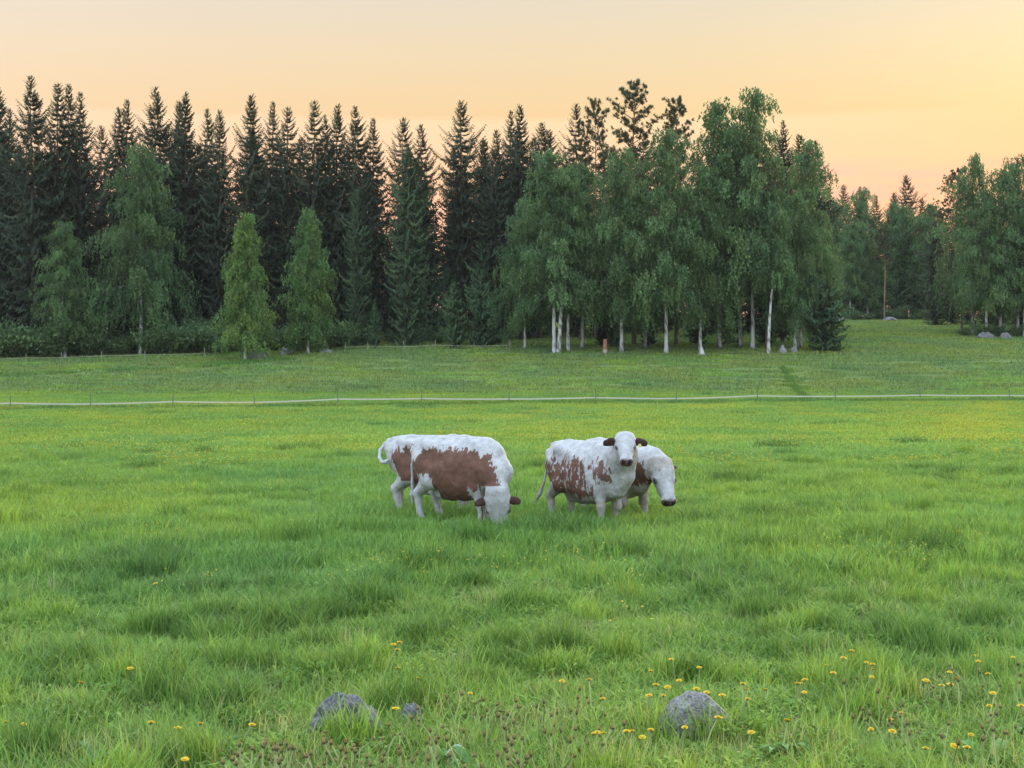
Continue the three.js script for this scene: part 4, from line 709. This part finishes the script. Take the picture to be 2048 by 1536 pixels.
scatter('hillside_grass', 'paler grass on the slope beyond the fence', hillG, 110, 250, 1.5, 604, (x, d, r) => {
  const l = lush(x * 0.4, d * 0.4), band = x < -22 && Math.abs(d - (127 + (x + 47) * 0.42)) < 1.6, kind = l > 0.42 || band || trackA(x, d) ? 2 : l > -0.14 ? 1 : 0;
  return { kind, sx: trackA(x, d) ? 0.5 : 0.9 + 0.3 * r(), sy: clamp(0.9 + 0.4 * l + 0.3 * (r() - 0.5), 0.6, 1.3), tint: tint(x, d, r, clamp(l)) };
}, Array.from({ length: 90 }, (_, i) => { const u = i / 89; return [2, lerp(21.2, 24.9, u) + 0.15 * n2(i, 3), lerp(100, 129.5, u), 0.2 + 0.05 * n2(i * 0.3, 8), 0.95, [0.85, 0.9, 0.9]]; }));   // a wheel track of ranker grass
// buttercups: small yellow flowers over the grass
function cups(seed, n, R, s, h0, h1) {
  const r = rng(seed), S = new Soup();
  for (let i = 0; i < n; i++) { const a = r() * 6.283, q = Math.sqrt(r()) * R, x = Math.cos(a) * q, z = Math.sin(a) * q, y = lerp(h0, h1, r()), c = vary([0.66, 0.52, 0.06], r, 0.15); for (let k = 0; k < 5; k++) { const b = k / 5 * 6.283 + a, l = s * (0.7 + 0.5 * r()), w = l * 0.5, cx = Math.cos(b), cz = Math.sin(b); S.quad(S.v(x, y, z, c), S.v(x + cx * l * 0.7 - cz * w, y + l * 0.6, z + cz * l * 0.7 + cx * w, c), S.v(x + cx * l, y + l * 0.75, z + cz * l, c), S.v(x + cx * l * 0.7 + cz * w, y + l * 0.6, z + cz * l * 0.7 - cx * w, c)); } }
  return S.build();
}
{
  const geos = [cups(701, 7, 0.35, 0.014, 0.16, 0.30), cups(702, 12, 0.8, 0.02, 0.2, 0.34)], lists = [[], []], r = rng(703);
  for (let i = 0; i < 52000; i++) {
    const d = Math.sqrt(lerp(13 * 13, 92 * 92, r())), x = (r() * 2 - 1) * (d * 0.40 + 1), right = ss(0.20, 0.34, x / d) * ss(30, 45, d), m = fbm(x * 0.16 + 90, d * 0.11, 3) + 0.35 * n2(x * 0.6, d * 0.5) + 0.14 * ss(22, 40, d) + 0.34 * right;  // extra flowers towards the right also stand in for a warm flare glow
    if (m < 0.30 || r() > 0.26 * ss(0.30, 0.70, m) + 0.03) continue;
    lists[d > 34 ? 1 : 0].push([x, ground(x, -d), -d, r() * 6.283, 0.8 + 0.5 * r(), 0.85 + 0.3 * r()]);
  }
  lists.forEach((list, k) => { const m = new THREE.InstancedMesh(geos[k], petalMat, list.length); m.name = numbered('buttercups'); list.forEach(([x, y, z, a, sx, sy], i) => { tmpO.position.set(x, y, z); tmpO.rotation.set(0, a, 0); tmpO.scale.set(sx, sy, sx); tmpO.updateMatrix(); m.setMatrixAt(i, tmpO.matrix); }); tag(m, k ? 'scattered yellow buttercups over the far pasture' : 'scattered yellow buttercups around the cows', 'flowers', null, 'stuff'); scene.add(m); });
}
// a little evening haze between the pasture and the forest
scene.fog = new THREE.FogExp2(new THREE.Color(0.92, 0.95, 1.0), 0.00007);
scene.traverse((o) => { if (o.isMesh) { o.castShadow = true; o.receiveShadow = true; } });
renderer.render(scene, camera);
